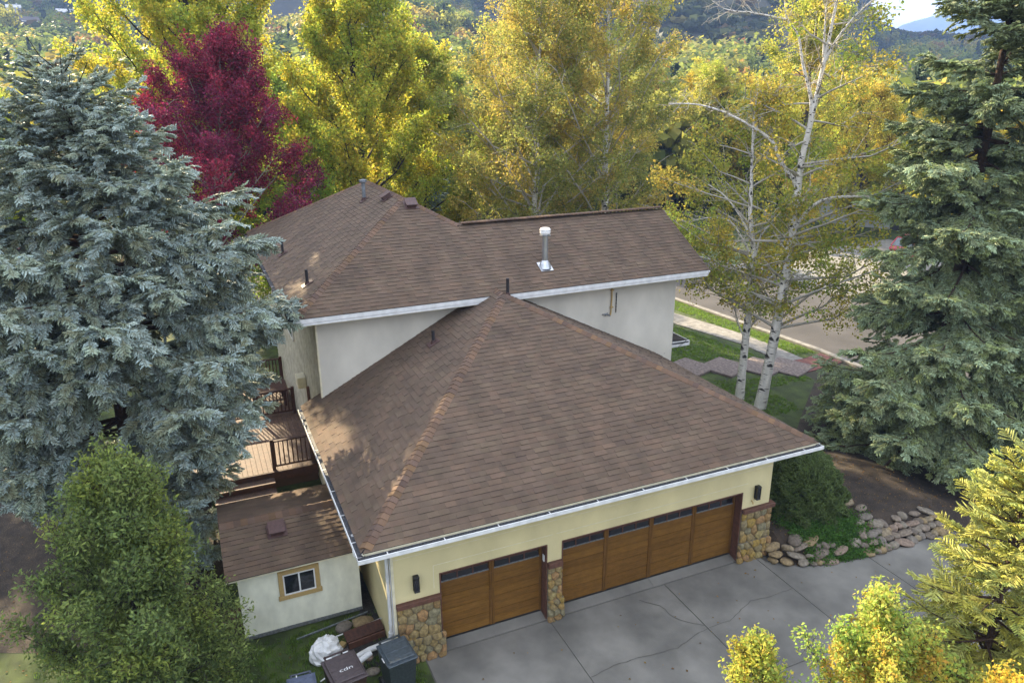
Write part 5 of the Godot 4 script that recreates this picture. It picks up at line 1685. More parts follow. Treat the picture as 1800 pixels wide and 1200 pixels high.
func build_birches() -> void:
	rng.seed = 303
	var leaf := leaf_spray(17, 0.3, 0.1, [[0.43, 0.42, 0.07], [0.36, 0.39, 0.07], [0.50, 0.45, 0.08], [0.31, 0.36, 0.07], [0.44, 0.35, 0.09]], 0.75)
	var tints := [[1.0, 1.0, 1.0], [0.9, 1.05, 0.95], [1.2, 1.05, 0.9], [0.75, 0.82, 0.85], [1.1, 0.9, 0.95]]
	var p2 := [Vector3(0, -0.3, 0), Vector3(0.1, 1.3, 0.08), Vector3(0.17, 2.72, 0.17), Vector3(0.26, 4.6, 0.25), Vector3(0.31, 6.4, 0.31), Vector3(0.33, 7.9, 0.32), Vector3(0.34, 9.3, 0.32), Vector3(0.46, 10.6, 0.42), Vector3(0.53, 11.75, 0.52), Vector3(0.62, 13.2, 0.62), Vector3(0.7, 14.6, 0.7), Vector3(0.8, 16.2, 0.75)]
	var B2 := broadleaf("birch_tree", "larger white trunked birch leaning right, forked high up, beyond the garage roof", "tree", Vector3(16.34, 0, -7.47), {"seed": 701, "h": 15.0, "r": 4.5, "base": 0.33, "avoid": Vector3(-0.68, 0, 0.73), "bark": M.birch_bark, "limb_bark": M.twig_white, "leaf": leaf, "tints": tints, "path": p2, "trunk": 0.0148, "flare": 1.12, "sides": 14, "vscale": 0.16, "limbs": 46, "per": 6, "subs": 7, "fat": 0.3, "rise": 0.55, "up": 0.0, "clump": 0.4, "fuzz": 0.28, "bare": 0.24, "topw": 1.6}, "white birches at the front lawn")
	limb_set(B2, "limb", [
		[0.085, [[0.32, 7.6, 0.32], [0.28, 8.47, 0.28], [-0.15, 9.22, -0.14], [-0.45, 9.97, -0.4], [-1.42, 10.72, -1.25], [-2.3, 11.1, -2.0], [-3.2, 11.15, -2.6]]],
		[0.075, [[0.32, 6.6, 0.32], [0.44, 7.2, 0.44], [0.85, 7.92, 0.84], [1.56, 8.16, 1.61], [2.67, 8.17, 2.92], [3.31, 7.78, 3.75], [3.7, 7.1, 4.2]]],
		[0.08, [[0.42, 10.2, 0.4], [0.4, 11.2, 0.4], [0.11, 12.4, 0.12], [-0.07, 13.31, -0.06], [-0.37, 13.84, -0.34], [-0.5, 14.9, -0.46]]],
		[0.04, [[-0.3, 13.75, -0.3], [-1.13, 13.99, -1.0], [-1.9, 14.15, -1.6], [-2.5, 14.7, -2.1]]],
		[0.06, [[0.55, 12.3, 0.55], [0.75, 13.1, 0.8], [1.16, 13.9, 1.17], [1.8, 14.6, 1.6]]],
		[0.05, [[0.55, 12.6, 0.55], [0.5, 13.4, 0.5], [0.42, 14.5, 0.5]]]], M.birch_bark)
	var p1 := [Vector3(0, -0.3, 0), Vector3(0.0, 1.2, 0), Vector3(0.01, 3.3, 0.01), Vector3(0.03, 4.8, -0.01), Vector3(-0.04, 6.1, -0.03), Vector3(-0.2, 7.3, -0.2), Vector3(-0.28, 9.0, -0.25), Vector3(-0.35, 10.4, -0.3), Vector3(-0.3, 11.8, -0.3)]
	var B1 := broadleaf("birch_tree", "thinner white trunked birch standing upright left of the larger birch", "tree", Vector3(16.22, 0, -8.48), {"seed": 702, "h": 11.6, "r": 3.7, "base": 0.3, "avoid": Vector3(-0.68, 0, 0.73), "bark": M.birch_bark, "limb_bark": M.twig_white, "leaf": leaf, "tints": tints, "path": p1, "trunk": 0.0155, "flare": 1.12, "sides": 14, "vscale": 0.16, "limbs": 40, "per": 7, "subs": 7, "fat": 0.5, "rise": 0.55, "up": 0.0, "clump": 0.42, "fuzz": 0.28, "bare": 0.16}, "white birches at the front lawn")
	limb_set(B1, "limb", [
		[0.06, [[-0.02, 6.0, -0.03], [-0.35, 7.0, -0.35], [-0.9, 7.89, -0.81], [-1.4, 8.3, -1.2]]],
		[0.055, [[0.0, 5.6, 0.0], [-0.4, 6.5, -0.4], [-0.73, 7.0, -0.67], [-1.3, 7.1, -1.1], [-1.9, 6.9, -1.6]]],
		[0.05, [[0.03, 5.4, 0.0], [0.18, 6.6, 0.12], [0.7, 7.3, 0.6], [1.2, 7.9, 1.0]]],
		[0.05, [[-0.33, 9.9, -0.28], [-0.08, 10.98, -0.11], [0.3, 11.8, 0.2]]],
		[0.045, [[0.03, 2.4, 0.02], [-0.25, 3.1, -0.2], [-0.4, 3.9, -0.35], [-0.35, 4.6, -0.3]]]], M.birch_bark)

# ------------------------------------------------------------------ rocks, bed, bush
const FRONT := [[9.7, 0.1], [9.74, 0.35], [10.35, 0.82], [11.05, 1.08], [11.88, 1.23], [13.04, 1.28], [13.88, 1.28], [15.3, 1.38], [17.0, 1.6]]
func front_z(x: float) -> float:
	for i in FRONT.size() - 1:
		if x <= FRONT[i + 1][0]:
			return lerpf(FRONT[i][1], FRONT[i + 1][1], clampf((x - FRONT[i][0]) / (FRONT[i + 1][0] - FRONT[i][0]), 0.0, 1.0))
	return FRONT[-1][1]

func bed_h(x: float, z: float) -> float:
	var d := front_z(x) - z
	return 0.5 * sstep(0.1, 1.05, d) * (1.0 - 0.8 * sstep(2.6, 5.5, d)) * sstep(9.7, 10.5, x) * (1.0 - sstep(15.3, 17.5, x))

var rock_meshes := []
func make_rocks() -> void:
	rng.seed = 61
	var f := FastNoiseLite.new()
	f.frequency = 0.9
	for k in 10:
		f.seed = 100 + k
		var b := MB.new()
		var nu := 12
		var nv := 8
		var P := []
		for i in nv + 1:
			var row := []
			for j in nu:
				var th := PI * i / nv
				var ph := TAU * j / nu
				var d := Vector3(sin(th) * cos(ph), cos(th), sin(th) * sin(ph))
				var q := Vector3(signf(d.x) * pow(absf(d.x), 0.75), signf(d.y) * pow(absf(d.y), 0.7), signf(d.z) * pow(absf(d.z), 0.75))
				row.append(q.lerp(d, 0.4) * (0.5 + 0.13 * f.get_noise_3dv(d * 1.4) + 0.05 * f.get_noise_3dv(d * 4.0)))
			P.append(row)
		for i in nv:
			for j in nu:
				var j2 := (j + 1) % nu
				var A: Vector3 = P[i][j]
				var B: Vector3 = P[i][j2]
				var C: Vector3 = P[i + 1][j2]
				var D: Vector3 = P[i + 1][j]
				var nq := [A.normalized(), B.normalized(), C.normalized(), D.normalized()]
				b.stri(A, C, B, nq[0], nq[2], nq[1])
				b.stri(A, D, C, nq[0], nq[3], nq[2])
		rock_meshes.append(b.mesh())

func rock_xf(at: Vector3, size: Vector3, turn: float, tilt := 0.2) -> Transform3D:
	return Transform3D(Basis.from_euler(Vector3(rf(-tilt, tilt), turn, rf(-tilt, tilt))).scaled_local(size), at)

func build_rocks() -> void:
	make_rocks()
	rng.seed = 62
	var g := MB.new()
	var nx := 60
	var nz := 46
	for i in nx:
		for j in nz:
			var q := []
			for c in [[0, 0], [0, 1], [1, 1], [1, 0]]:
				var x: float = 9.98 + 7.4 * (i + c[0]) / nx
				var d: float = 6.2 * pow((j + c[1]) / float(nz), 1.5)
				var z: float = front_z(x) - 0.06 - d
				q.append(Vector3(x, bed_h(x, z) + 0.018 + 0.03 * hn.get_noise_2d(x * 90.0, z * 90.0) * sstep(0.0, 0.5, d), z))
			g.quad(q[0], q[3], q[2], q[1])
	struct("bed_mound", g.mesh(), M.soil)
	var W := thing("rock_wall", "low dry stacked wall of tan and grey rocks along the driveway's far edge", "rock wall")
	for row in 4:
		var x := 9.82 + rf(0, 0.1)
		while x < 15.35:
			var s := rf(0.15, 0.34) if rng.randf() < 0.75 else rf(0.36, 0.55)
			var mid := sstep(11.0, 11.5, x) * (1.0 - sstep(12.4, 12.9, x))
			var left_side := x < 11.2
			var keep := 1.0 - mid * (0.35 if row == 0 else 0.8)
			if row > 1 and left_side:
				keep *= 0.75 if row == 2 else 0.3
			if row == 3:
				keep *= 0.6
			if rng.randf() < keep:
				var z := front_z(x + s * 0.5) - 0.07 - 0.2 * row + rf(-0.04, 0.04)
				var y := 0.06 + 0.1 * row + rf(-0.02, 0.02)
				part(W, "rock", rock_meshes[rng.randi() % 10], rock_mat(), rock_xf(Vector3(x + s * 0.5, y, z), Vector3(s * rf(0.95, 1.2), rf(0.1, 0.23), rf(0.2, 0.36)), rf(-0.5, 0.5), 0.32))
			x += s * 0.93
	# single rocks lying on the bed
	var loose := [[13.12, -0.34, 0.5, "flat pink grey slab highest up the bed beside the juniper"], [13.33, 0.05, 0.38, "flat grey slab second highest on the bed"], [13.15, 0.38, 0.4, "rounded grey brown slab in the middle of the bed"], [13.29, 0.62, 0.44, "long blue grey slab just above the wall"], [12.82, 0.46, 0.34, "small pale slab at the edge of the ground cover"], [13.4, 0.86, 0.46, "tan boulder at the back of the rock wall's left end"], [12.3, 0.85, 0.42, "round pink tan boulder alone in the ground cover"], [11.2, 0.62, 0.34, "pink boulder among the ground cover near the stone pier"], [10.72, 0.3, 0.5, "large pinkish rock beside the stone pier's corner"], [14.55, 1.0, 0.42, "upright orange tan rock standing on the wall"], [15.0, 0.95, 0.36, "tan rock at the wall's right end under the spruce"]]
	for l in loose:
		var m := MeshInstance3D.new()
		m.name = numbered("garden_rock")
		m.mesh = rock_meshes[rng.randi() % 10]
		m.material_override = rock_mat()
		var h: float = 0.12 if l[2] < 0.41 else 0.2
		m.transform = rock_xf(Vector3(l[0], bed_h(l[0], l[1]) + h * 0.3, l[1]), Vector3(l[2], h * 1.2, l[2] * 0.7), rf(-0.6, 0.6), 0.1)
		add_child(m, true)
		tag(m, l[3], "rock", "rocks on the garden bed")
	# dark clipped juniper by the garage corner
	var ns := []
	ns.append(needle_spray(0.2, 9, [0.045, 0.06, 0.02], [0.085, 0.125, 0.035], 0.016, 8))
	ns.append(needle_spray(0.2, 9, [0.045, 0.06, 0.02], [0.095, 0.13, 0.04], 0.016, 8))
	var T := thing("juniper_bush", "dense dark green conical juniper bush against the garage's right corner", "bush", Vector3(11.85, 0.25, -0.85))
	var stem := MB.new()
	stem.tube([Vector3(0, -0.3, 0), Vector3(0, 1.2, 0), Vector3(0, 2.0, 0)], [0.08, 0.05, 0.02], 6)
	part(T, "stem", stem.mesh(), M.bark)
	var xf := [[], []]
	var co := [[], []]
	for i in 5200:
		var t := pow(rng.randf(), 0.8)
		var an := rf(0, TAU)
		var lump := 1.0 + 0.13 * sin(an * 5.0 + t * 9.0) + 0.08 * sin(an * 11.0 - t * 15.0)
		var rr := 1.08 * sqrt(maxf(0.0, 1.0 - pow(t * 0.98, 1.9))) * lump * (0.8 + 0.2 * sstep(0, 0.15, t))
		var inn := 1.0 if i % 3 else rf(0.7, 0.95)
		var d := Vector3(cos(an), 0.55 + 0.5 * t, sin(an)).normalized()
		d = (d + Vector3(rf(-1, 1), rf(-0.6, 1), rf(-1, 1)) * 0.6).normalized()
		var p := Vector3(cos(an) * rr * inn, 2.0 * t - 0.15, sin(an) * rr * inn)
		var z := d.cross(Vector3(rf(-1, 1), 1, rf(-1, 1))).normalized()
		xf[i % 2].append(Transform3D(Basis(d, z.cross(d), z).scaled_local(Vector3.ONE * rf(0.75, 1.2)), p))
		var f := rf(0.7, 1.25)
		co[i % 2].append(Color(f, f, f * 0.95))
	for k in 2:
		stuff(T, "crown" if k == 0 else "crown_001", ns[k], M.needle, xf[k], co[k])
	# low ground cover that spills between the rocks
	var gl := leaf_spray(16, 0.13, 0.06, [[0.08, 0.18, 0.03], [0.11, 0.22, 0.04], [0.06, 0.14, 0.03]], 0.6, false)
	var gx := []
	var gc := []
	for i in 2600:
		var x := rf(10.6, 13.3)
		var z := front_z(x) - pow(rng.randf(), 0.8) * 1.9
		var keep := sstep(10.5, 11.3, x) * (1.0 - sstep(12.3, 13.1, x + 0.5 * (front_z(x) - z - 0.8)))
		if rng.randf() > keep + 0.03:
			continue
		gx.append(Transform3D(rand_basis(), Vector3(x, bed_h(x, z) + rf(0.02, 0.12), z)))
		var f := rf(0.75, 1.25)
		gc.append(Color(f, f, f))
	stuff(self, "ground_cover", gl, M.leaf, gx, gc)
	var gcn := get_node("ground_cover")
	gcn.set_meta("label", "bright green ground cover spilling between the rocks below the juniper")
	gcn.set_meta("category", "ground cover")

# blades of grass as one mass
func build_grass() -> void:
	rng.seed = 71
	var b := MB.new()
	for i in 9:
		var an := rf(0, TAU)
		var p := Vector3(rf(-0.07, 0.07), 0, rf(-0.07, 0.07))
		var e := p + Vector3(cos(an) * 0.035, rf(0.05, 0.09), sin(an) * 0.035)
		var s := Vector3(-sin(an), 0, cos(an)) * 0.006
		var f := rf(0.75, 1.2)
		b.col = Color(0.14 * f, 0.23 * f, 0.035 * f)
		b.tri(p - s, e, p + s)
	var tuft := b.mesh()
	var xf := []
	var cs := []
	for reg in [[-9.5, 0.4, -2.8, 4.5, 9000], [10.2, 20.3, -20.0, -4.7, 19000], [20.6, 23.0, -24.0, -11.3, 5000]]:
		for i in reg[4]:
			var x: float = rf(reg[0], reg[1])
			var z: float = rf(reg[2], reg[3])
			if reg[0] < 0:
				if x > -3.2 and x < 0.2 and z < -1.9:
					continue
				if z < -2.2 - 0.3 * (x + 5.0) and x < -3.0 and rng.randf() < 0.9:
					continue
				if x > -1.1 and z < -0.4 and rng.randf() < 0.7:
					continue
			elif reg[0] < 20:
				if absf(z - (-13.0 + (x - 11.6) * 0.29)) < 1.2 or (z > -6.6 and x > 15.6) or (z > -8.8 and x > 17.8):
					continue
				if x > 19.0 + (z + 20.0) * 0.15:
					continue
			elif x < 21.95 - (z + 11.0) * -0.09 or x > 23.0 - (z + 11.0) * -0.08:
				continue
			xf.append(Transform3D(Basis(Vector3.UP, rf(0, TAU)).scaled(Vector3.ONE * rf(0.7, 1.4)), Vector3(x, 0.004, z)))
			var f := rf(0.75, 1.25)
			cs.append(Color(f * rf(0.9, 1.15), f, f))
	var o := stuff(self, "grass", tuft, M.leaf, xf, cs)
	tag(o, "short green lawn grass around the shed and in front of the house", "grass")
	# fallen leaves and twigs
	var l := MB.new()
	l.col = Color(0.23, 0.14, 0.05)
	l.quad(Vector3(-0.03, 0, 0), Vector3(0, 0.012, 0.022), Vector3(0.035, 0, 0), Vector3(0, 0.008, -0.022))
	var lx := []
	var lc := []
	for i in 1500:
		var p := Vector3(rf(10.2, 17), 0, rf(-5, 1.0))
		if i % 3 == 0:
			p = Vector3(rf(-9, -0.1), 0.02, rf(-9, 3))
			if p.x > -3.3 and p.x < -0.2 and p.z < -1.8 and p.z > -5.2:
				continue
		elif i % 11 == 0:
			p = Vector3(rf(1, 14), 0.022, rf(0.4, 5.5))
		else:
			p.y = bed_h(p.x, p.z) + 0.03
			if p.z > front_z(p.x):
				continue
		lx.append(Transform3D(Basis.from_euler(Vector3(rf(-0.3, 0.3), rf(0, TAU), rf(-0.3, 0.3))).scaled(Vector3.ONE * rf(0.5, 1.1)), p))
		var f := rf(0.6, 1.5)
		lc.append(Color(f, f * rf(0.8, 1.1), f * 0.8))
	var fl := stuff(self, "fallen_leaves", l.mesh(), M.leaf, lx, lc)
	tag(fl, "scattered fallen leaves on the bed, the lawn and the driveway", "fallen leaves")

# ------------------------------------------------------------------ bins and clutter by the shed
func bin(called: String, label: String, at: Vector3, turn: float, col: Color, lid: Color, w := 0.58, d := 0.68, h := 1.05) -> Node3D:
	var T := thing(called, label, "trash bin", at, turn, "wheeled bins beside the garage")
	var m := blotch(mat(col, 0.45, noise_tex("softgrain", 0.3, 0.9), Vector3(4, 4, 4)), noise_tex("cloud2", 0.02, 0.55), Vector3(1.4, 1.4, 1.4))
	var ml := blotch(mat(lid, 0.42, noise_tex("softgrain", 0.3, 0.9), Vector3(4, 4, 4)), noise_tex("cloud", 0.012, 0.72), Vector3(1.6, 1.6, 1.6))
	var b := MB.new()
	var lo := [Vector3(-w * 0.4, 0.05, -d * 0.36), Vector3(w * 0.4, 0.05, -d * 0.36), Vector3(w * 0.4, 0.05, d * 0.42), Vector3(-w * 0.4, 0.05, d * 0.42)]
	var hi := [Vector3(-w * 0.5, h - 0.06, -d * 0.46), Vector3(w * 0.5, h - 0.06, -d * 0.46), Vector3(w * 0.5, h - 0.06, d * 0.5), Vector3(-w * 0.5, h - 0.06, d * 0.5)]
	for i in 4:
		var j := (i + 1) % 4
		b.quad(lo[j], lo[i], hi[i], hi[j])
	b.quad(lo[0], lo[1], lo[2], lo[3])
	b.box(Vector3(-w * 0.52, h - 0.1, -d * 0.48), Vector3(w * 0.52, h - 0.055, d * 0.52), 0.012)
	part(T, "body", b.mesh(), m)
	var l := MB.new()
	l.box(Vector3(-w * 0.54, h - 0.05, -d * 0.5), Vector3(w * 0.54, h - 0.018, d * 0.56), 0.012)
	l.box(Vector3(-w * 0.46, h - 0.02, -d * 0.4), Vector3(w * 0.46, h + 0.022, d * 0.47), 0.018)
	for k in 3:
		l.box(Vector3(-w * 0.4, h + 0.018, -d * 0.28 + k * d * 0.3), Vector3(w * 0.4, h + 0.03, -d * 0.24 + k * d * 0.3), 0.005)
	part(T, "lid", l.mesh(), ml)
	var hd := MB.new()
	hd.tube([Vector3(-w * 0.4, h - 0.03, -d * 0.6), Vector3(w * 0.4, h - 0.03, -d * 0.6)], [0.02, 0.02], 8)
	for s in [-1, 1]:
		hd.box(Vector3(s * w * 0.36 - 0.02, h - 0.06, -d * 0.62), Vector3(s * w * 0.36 + 0.02, h - 0.01, -d * 0.46), 0.006)
	part(T, "handle", hd.mesh(), m)
	for s in [-1, 1]:
		var wh := MB.new()
		wh.tube([Vector3(s * w * 0.42, 0.13, -d * 0.4), Vector3(s * w * 0.5, 0.13, -d * 0.4)], [0.13, 0.13], 18)
		part(T, "wheel", wh.mesh(), M.black)
	return T

func build_clutter() -> void:
	rng.seed = 81
	var g := bin("trash_bin", "dark green grey wheeled bin nearest the stone pier", Vector3(-0.17, 0.0, 0.72), 0.12, lin(0.05, 0.062, 0.065), lin(0.075, 0.095, 0.11))
	for s in [0, 1]:
		part(g, "hinge_strip", boxm(Vector3(-0.33 + s * 0.02, 0.99, 0.02 + s * 0.16), Vector3(-0.31 + s * 0.02, 1.0, 0.16 + s * 0.14)), M.white)
	var b := bin("trash_bin", "brown wheeled bin with a white mark on its lid, middle of three", Vector3(-1.24, 0.0, 0.76), 0.14, lin(0.075, 0.04, 0.032), lin(0.085, 0.062, 0.062), 0.64, 0.78)
	var tm := TextMesh.new()
	var sf := SystemFont.new()
	sf.font_names = PackedStringArray(["Droid Sans"])
	tm.font = sf
	tm.text = "cdn"
	tm.font_size = 64
	tm.pixel_size = 0.0032
	tm.depth = 0.002
	part(b, "lid_mark", tm, M.white, Transform3D(Basis(Vector3.RIGHT, -PI / 2).scaled_local(Vector3(0.85, 0.5, 1)), Vector3(0.02, 1.082, 0.1)))
	for s in [-1, 1]:
		part(b, "lid_tab", boxm(Vector3(s * 0.17 - 0.055, 1.034, -0.4), Vector3(s * 0.17 + 0.055, 1.045, -0.375)), M.white)
	var l := bin("trash_bin", "blue grey wheeled bin at the bottom edge, leftmost of the three", Vector3(-2.06, 0.0, 0.93), -0.05, lin(0.07, 0.082, 0.12), lin(0.1, 0.12, 0.18), 0.5, 0.62)
	part(l, "lid_tab", boxm(Vector3(-0.09, 1.03, -0.33), Vector3(-0.07, 1.04, -0.2)), M.white)
	# drain pipe laid across the side yard
	var p := MB.new()
	var pts := []
	for q in [[-0.055, 0.74, -0.19], [-0.06, 0.58, -0.2], [-0.1, 0.42, -0.3], [-0.22, 0.3, -0.4], [-0.5, 0.22, -0.46], [-0.85, 0.16, -0.4]]:
		pts.append(Vector3(q[0], q[1], q[2]))
	p.tube(pts, [0.06, 0.062, 0.064, 0.062, 0.062, 0.062], 14)
	var D := thing("drain_pipe", "white drain pipe leading from the downspout towards the brown bin", "pipe")
	part(D, "pipe", p.mesh(), M.white)
	var p2 := MB.new()
	p2.tube([Vector3(-0.84, 0.16, -0.4), Vector3(-1.2, 0.1, -0.3), Vector3(-1.62, 0.06, -0.14)], [0.045, 0.035, 0.012], 10)
	part(D, "tapered_end", p2.mesh(), M.white)
	var p3 := MB.new()
	p3.tube([Vector3(-0.86, 0.3, -0.08), Vector3(-0.52, 0.36, -0.2)], [0.062, 0.062], 14)
	var sp := MeshInstance3D.new()
	sp.name = "pipe_offcut"
	sp.mesh = p3.mesh()
	sp.material_override = M.white
	add_child(sp, true)
	tag(sp, "short white pipe offcut between the brown and the green grey bin", "pipe")
	# boards, sticks, bag, stones
	var loose := [
		["wood_board", "wide red brown board lying in the side yard below the shed", "board", boxm(Vector3(-0.44, 0, -0.14), Vector3(0.44, 0.05, 0.14), 0.006), M.redwood, Transform3D(Basis.from_euler(Vector3(0.35, 0.13, 0)), Vector3(-0.47, 0.16, -1.14))],
		["wood_board", "dark red board standing on edge under the wide board", "board", boxm(Vector3(-0.45, 0, -0.02), Vector3(0.4, 0.16, 0.02), 0.004), M.brown_trim, Transform3D(Basis(Vector3.UP, 0.12), Vector3(-0.42, 0.01, -0.94))],
		["white_strip", "thin white strip of trim lying across the boards and the lawn", "trim", boxm(Vector3(-0.72, 0, -0.012), Vector3(0.72, 0.02, 0.012)), M.white, Transform3D(Basis.from_euler(Vector3(0, 0.1, 0.06)), Vector3(-0.7, 0.13, -1.32))],
		["grey_strip", "long grey strip lying along the shed's foot", "trim", boxm(Vector3(-0.85, 0, -0.02), Vector3(0.85, 0.025, 0.02)), M.metal_dull, Transform3D(Basis(Vector3.UP, 0.16), Vector3(-1.05, 0.03, -1.78))],
		["brick", "loose tan brick behind the brown bin", "brick", boxm(Vector3(-0.12, 0, -0.07), Vector3(0.12, 0.08, 0.07), 0.008), M.tan_trim, Transform3D(Basis(Vector3.UP, 0.7), Vector3(-1.02, 0.01, -1.02))],
	]
	for q in loose:
		var m := MeshInstance3D.new()
		m.name = numbered(q[0])
		m.mesh = q[3]
		m.material_override = q[4]
		m.transform = q[5]
		add_child(m, true)
		tag(m, q[1], q[2])
	var rk := [[-0.83, -1.6, 0.42, "pale flat stone by the shed's corner"], [-0.4, -1.58, 0.5, "long brown grey stone nearest the garage wall"], [-0.62, -0.62, 0.2, "orange tan stone under the drain pipe"], [-0.78, -0.32, 0.26, "brown stone left of the pipe offcut"], [-0.55, -0.42, 0.24, "rounded stone right of the pipe offcut"], [-0.55, 0.02, 0.3, "flat stone between the two larger bins"]]
	for q in rk:
		var m := MeshInstance3D.new()
		m.name = numbered("yard_stone")
		m.mesh = rock_meshes[rng.randi() % 10]
		m.material_override = rock_mat()
		m.transform = rock_xf(Vector3(q[0], 0.05, q[1]), Vector3(q[2], q[2] * 0.5, q[2] * 0.7), rf(-0.5, 0.5), 0.15)
		add_child(m, true)
		tag(m, q[3], "stone")
	var bag := MB.new()
	var f := FastNoiseLite.new()
	f.seed = 4
	f.frequency = 1.6
	var P := []
	for i in 15:
		var row := []
		for j in 24:
			var th := PI * i / 14.0
			var ph := TAU * j / 24.0
			var d := Vector3(sin(th) * cos(ph), cos(th), sin(th) * sin(ph))
			var r := 1.0 + 0.3 * f.get_noise_3dv(d * 1.1) + 0.13 * absf(f.get_noise_3dv(d * 3.2))
			row.append(Vector3(d.x * 0.36, maxf(d.y * 0.3 + 0.16, -0.0), d.z * 0.28) * r)
		P.append(row)
	for i in 14:
		for j in 24:
			bag.quad(P[i][(j + 1) % 24], P[i][j], P[i + 1][j], P[i + 1][(j + 1) % 24])
	var bm := MeshInstance3D.new()
	bm.name = "white_bag"
	bm.mesh = bag.mesh()
	bm.material_override = M.white
	bm.transform = Transform3D(Basis(Vector3.UP, 0.4), Vector3(-1.38, 0.0, -0.86))
	add_child(bm, true)
	tag(bm, "crumpled white bag lying behind the brown bin", "bag")

# ------------------------------------------------------------------ the valley behind
func clump_tree(count: int, size: float, tall: float, wide: float, cone := false) -> ArrayMesh:
	# a tree one unit high seen from afar: a trunk and a crown of many leaf-clump faces
	var b := MB.new()
	b.col = Color(0.09, 0.07, 0.05)
	b.tube([Vector3.ZERO, Vector3(0, tall * 0.75, 0)], [0.025, 0.008], 4, false)
	for i in count:
		var d := Vector3(rf(-1, 1), rf(-1, 1), rf(-1, 1)).normalized()
		var k := pow(rng.randf(), 0.4)
		var p: Vector3
		if cone:
			var t := pow(rng.randf(), 1.3)
			var a := rf(0, TAU)
			p = Vector3(cos(a) * wide * (1.0 - t) * k, 0.08 + t * tall * 0.95, sin(a) * wide * (1.0 - t) * k)
			d = Vector3(cos(a), 0.4, sin(a)).normalized()
		else:
			var lump := 1.0 + 0.28 * sin(d.x * 6.0 + 1.0) * cos(d.z * 5.0) + 0.2 * sin(d.y * 8.0)
			p = Vector3(d.x * wide * k * lump, tall * 0.58 + d.y * tall * 0.44 * k * lump, d.z * wide * k * lump)
		var n := (d + Vector3(rf(-1, 1), rf(-1, 1), rf(-1, 1)) * 0.8).normalized()
		var x := n.cross(Vector3(rf(-1, 1), rf(-1, 1), rf(-1, 1))).normalized()
		var y := n.cross(x)
		var s := size * rf(0.6, 1.4)
		var f := rf(0.78, 1.22)
		b.col = Color(f, f, f)
		b.tri(p - x * s, p + y * s * 0.9, p + x * s)
		b.tri(p - x * s, p + x * s * rf(0.6, 1.0), p - y * s * 0.8)
	return b.mesh()

func autumn(k: float) -> Array:
	# base colours of the valley trees, from green over lime and gold to rust
	var L := [[0.10, 0.14, 0.04], [0.15, 0.19, 0.05], [0.21, 0.25, 0.055], [0.29, 0.29, 0.06], [0.33, 0.26, 0.06], [0.28, 0.17, 0.05], [0.2, 0.1, 0.05]]
	return L[clampi(int(k * L.size()), 0, L.size() - 1)]

const FAR_HOUSES := [[128, -416, 24, 12, 6.5, 2.2, 0, -10, "long dark house on the hillside above the gap right of the golden maple"], [-79, -530, 7, 7, 4, 1.5, 1, 8, "small far house at the picture's left edge, furthest up the slope"], [-53, -549, 13, 8, 4, 1.8, 1, 5, "far house with a bright roof above the spruce top, upper of two"], [-50, -532, 14, 8, 4, 1.6, 1, -8, "wide far house with a bright roof above the spruce top, lower of two"], [-53, -372, 8, 7, 3.4, 1.6, 0, 12, "dark small house among the valley trees nearest the spruce top"], [-23, -443, 8, 7, 4.5, 1.8, 0, 20, "grey blue far house left of the golden maple"], [192, -443, 12, 9, 5, 2, 0, -14, "dark far house high above the cottonwoods"]]
func near_far_house(x: float, z: float) -> bool:
	for q in FAR_HOUSES:
		var p := Vector2(q[0], q[1])
		var d := -p.normalized()
		var w := Vector2(x, z) - p
		var t := clampf(w.dot(d), -8.0, 60.0)
		if (w - d * t).length() < q[2] * 0.55 + 2.0:
			return true
	return false

# trees that stand singly between the garden and the valley wood
func build_middle_trees() -> void:
	rng.seed = 97
	var leaf := leaf_spray(22, 0.42, 0.17, [[0.40, 0.43, 0.07], [0.34, 0.40, 0.07], [0.48, 0.42, 0.07], [0.28, 0.34, 0.07]], 0.75)
	var kinds := []
	var tints := [[[0.85, 1.05, 0.9], [1.0, 1.1, 1.0]], [[1.2, 0.95, 0.8], [1.1, 1.0, 0.9]], [[0.75, 0.75, 0.9], [0.85, 0.9, 0.9]]]
	var spots := [[4.0, -44.0, 0, "lime tree in the gap between the two tallest maples"], [12.0, -47.0, 1, "golden tree peeping past the right side of the tall golden maple"], [19.0, -52.0, 2, "olive tree in the gap just left of the cottonwoods"], [-9.5, -50.0, 1, "golden tree showing just above the tip of the blue spruce"], [-14.5, -42.0, 2, "olive tree cut by the left edge above the spruce"], [44.0, -62.0, 1, "golden tree right of the tallest cottonwood and below the dark mountain"], [57.0, -66.0, 2, "olive tree left of the birches and below the dark mountain"], [64.0, -48.0, 0, "lime tree right of the larger birch's top, before the sky"]]
	for q in spots:
		var k: int = q[2]
		var at := Vector3(q[0], land(q[0], q[1]), q[1])
		if kinds.size() <= k:
			while kinds.size() < k:
				kinds.append(null)
			kinds.append(broadleaf("garden_tree", q[3], "tree", at, {"seed": 900 + k, "h": 13.0, "r": 4.3, "base": 0.12, "bark": M.bark, "leaf": leaf, "tints": tints[k], "limbs": 32, "per": 11, "subs": 7, "fat": 0.45, "rise": 0.8, "up": 0.5, "clump": 0.42, "fuzz": 0.35, "trunk": 0.016}, "rounded trees beyond the back garden"))
		else:
			var c: Node3D = kinds[k].duplicate()
			c.name = numbered("garden_tree")
			add_child(c, true)
			c.set_meta("label", q[3])
			c.position = at
			c.rotation.y = rf(0, TAU)
			c.scale = Vector3.ONE * rf(0.85, 1.1)

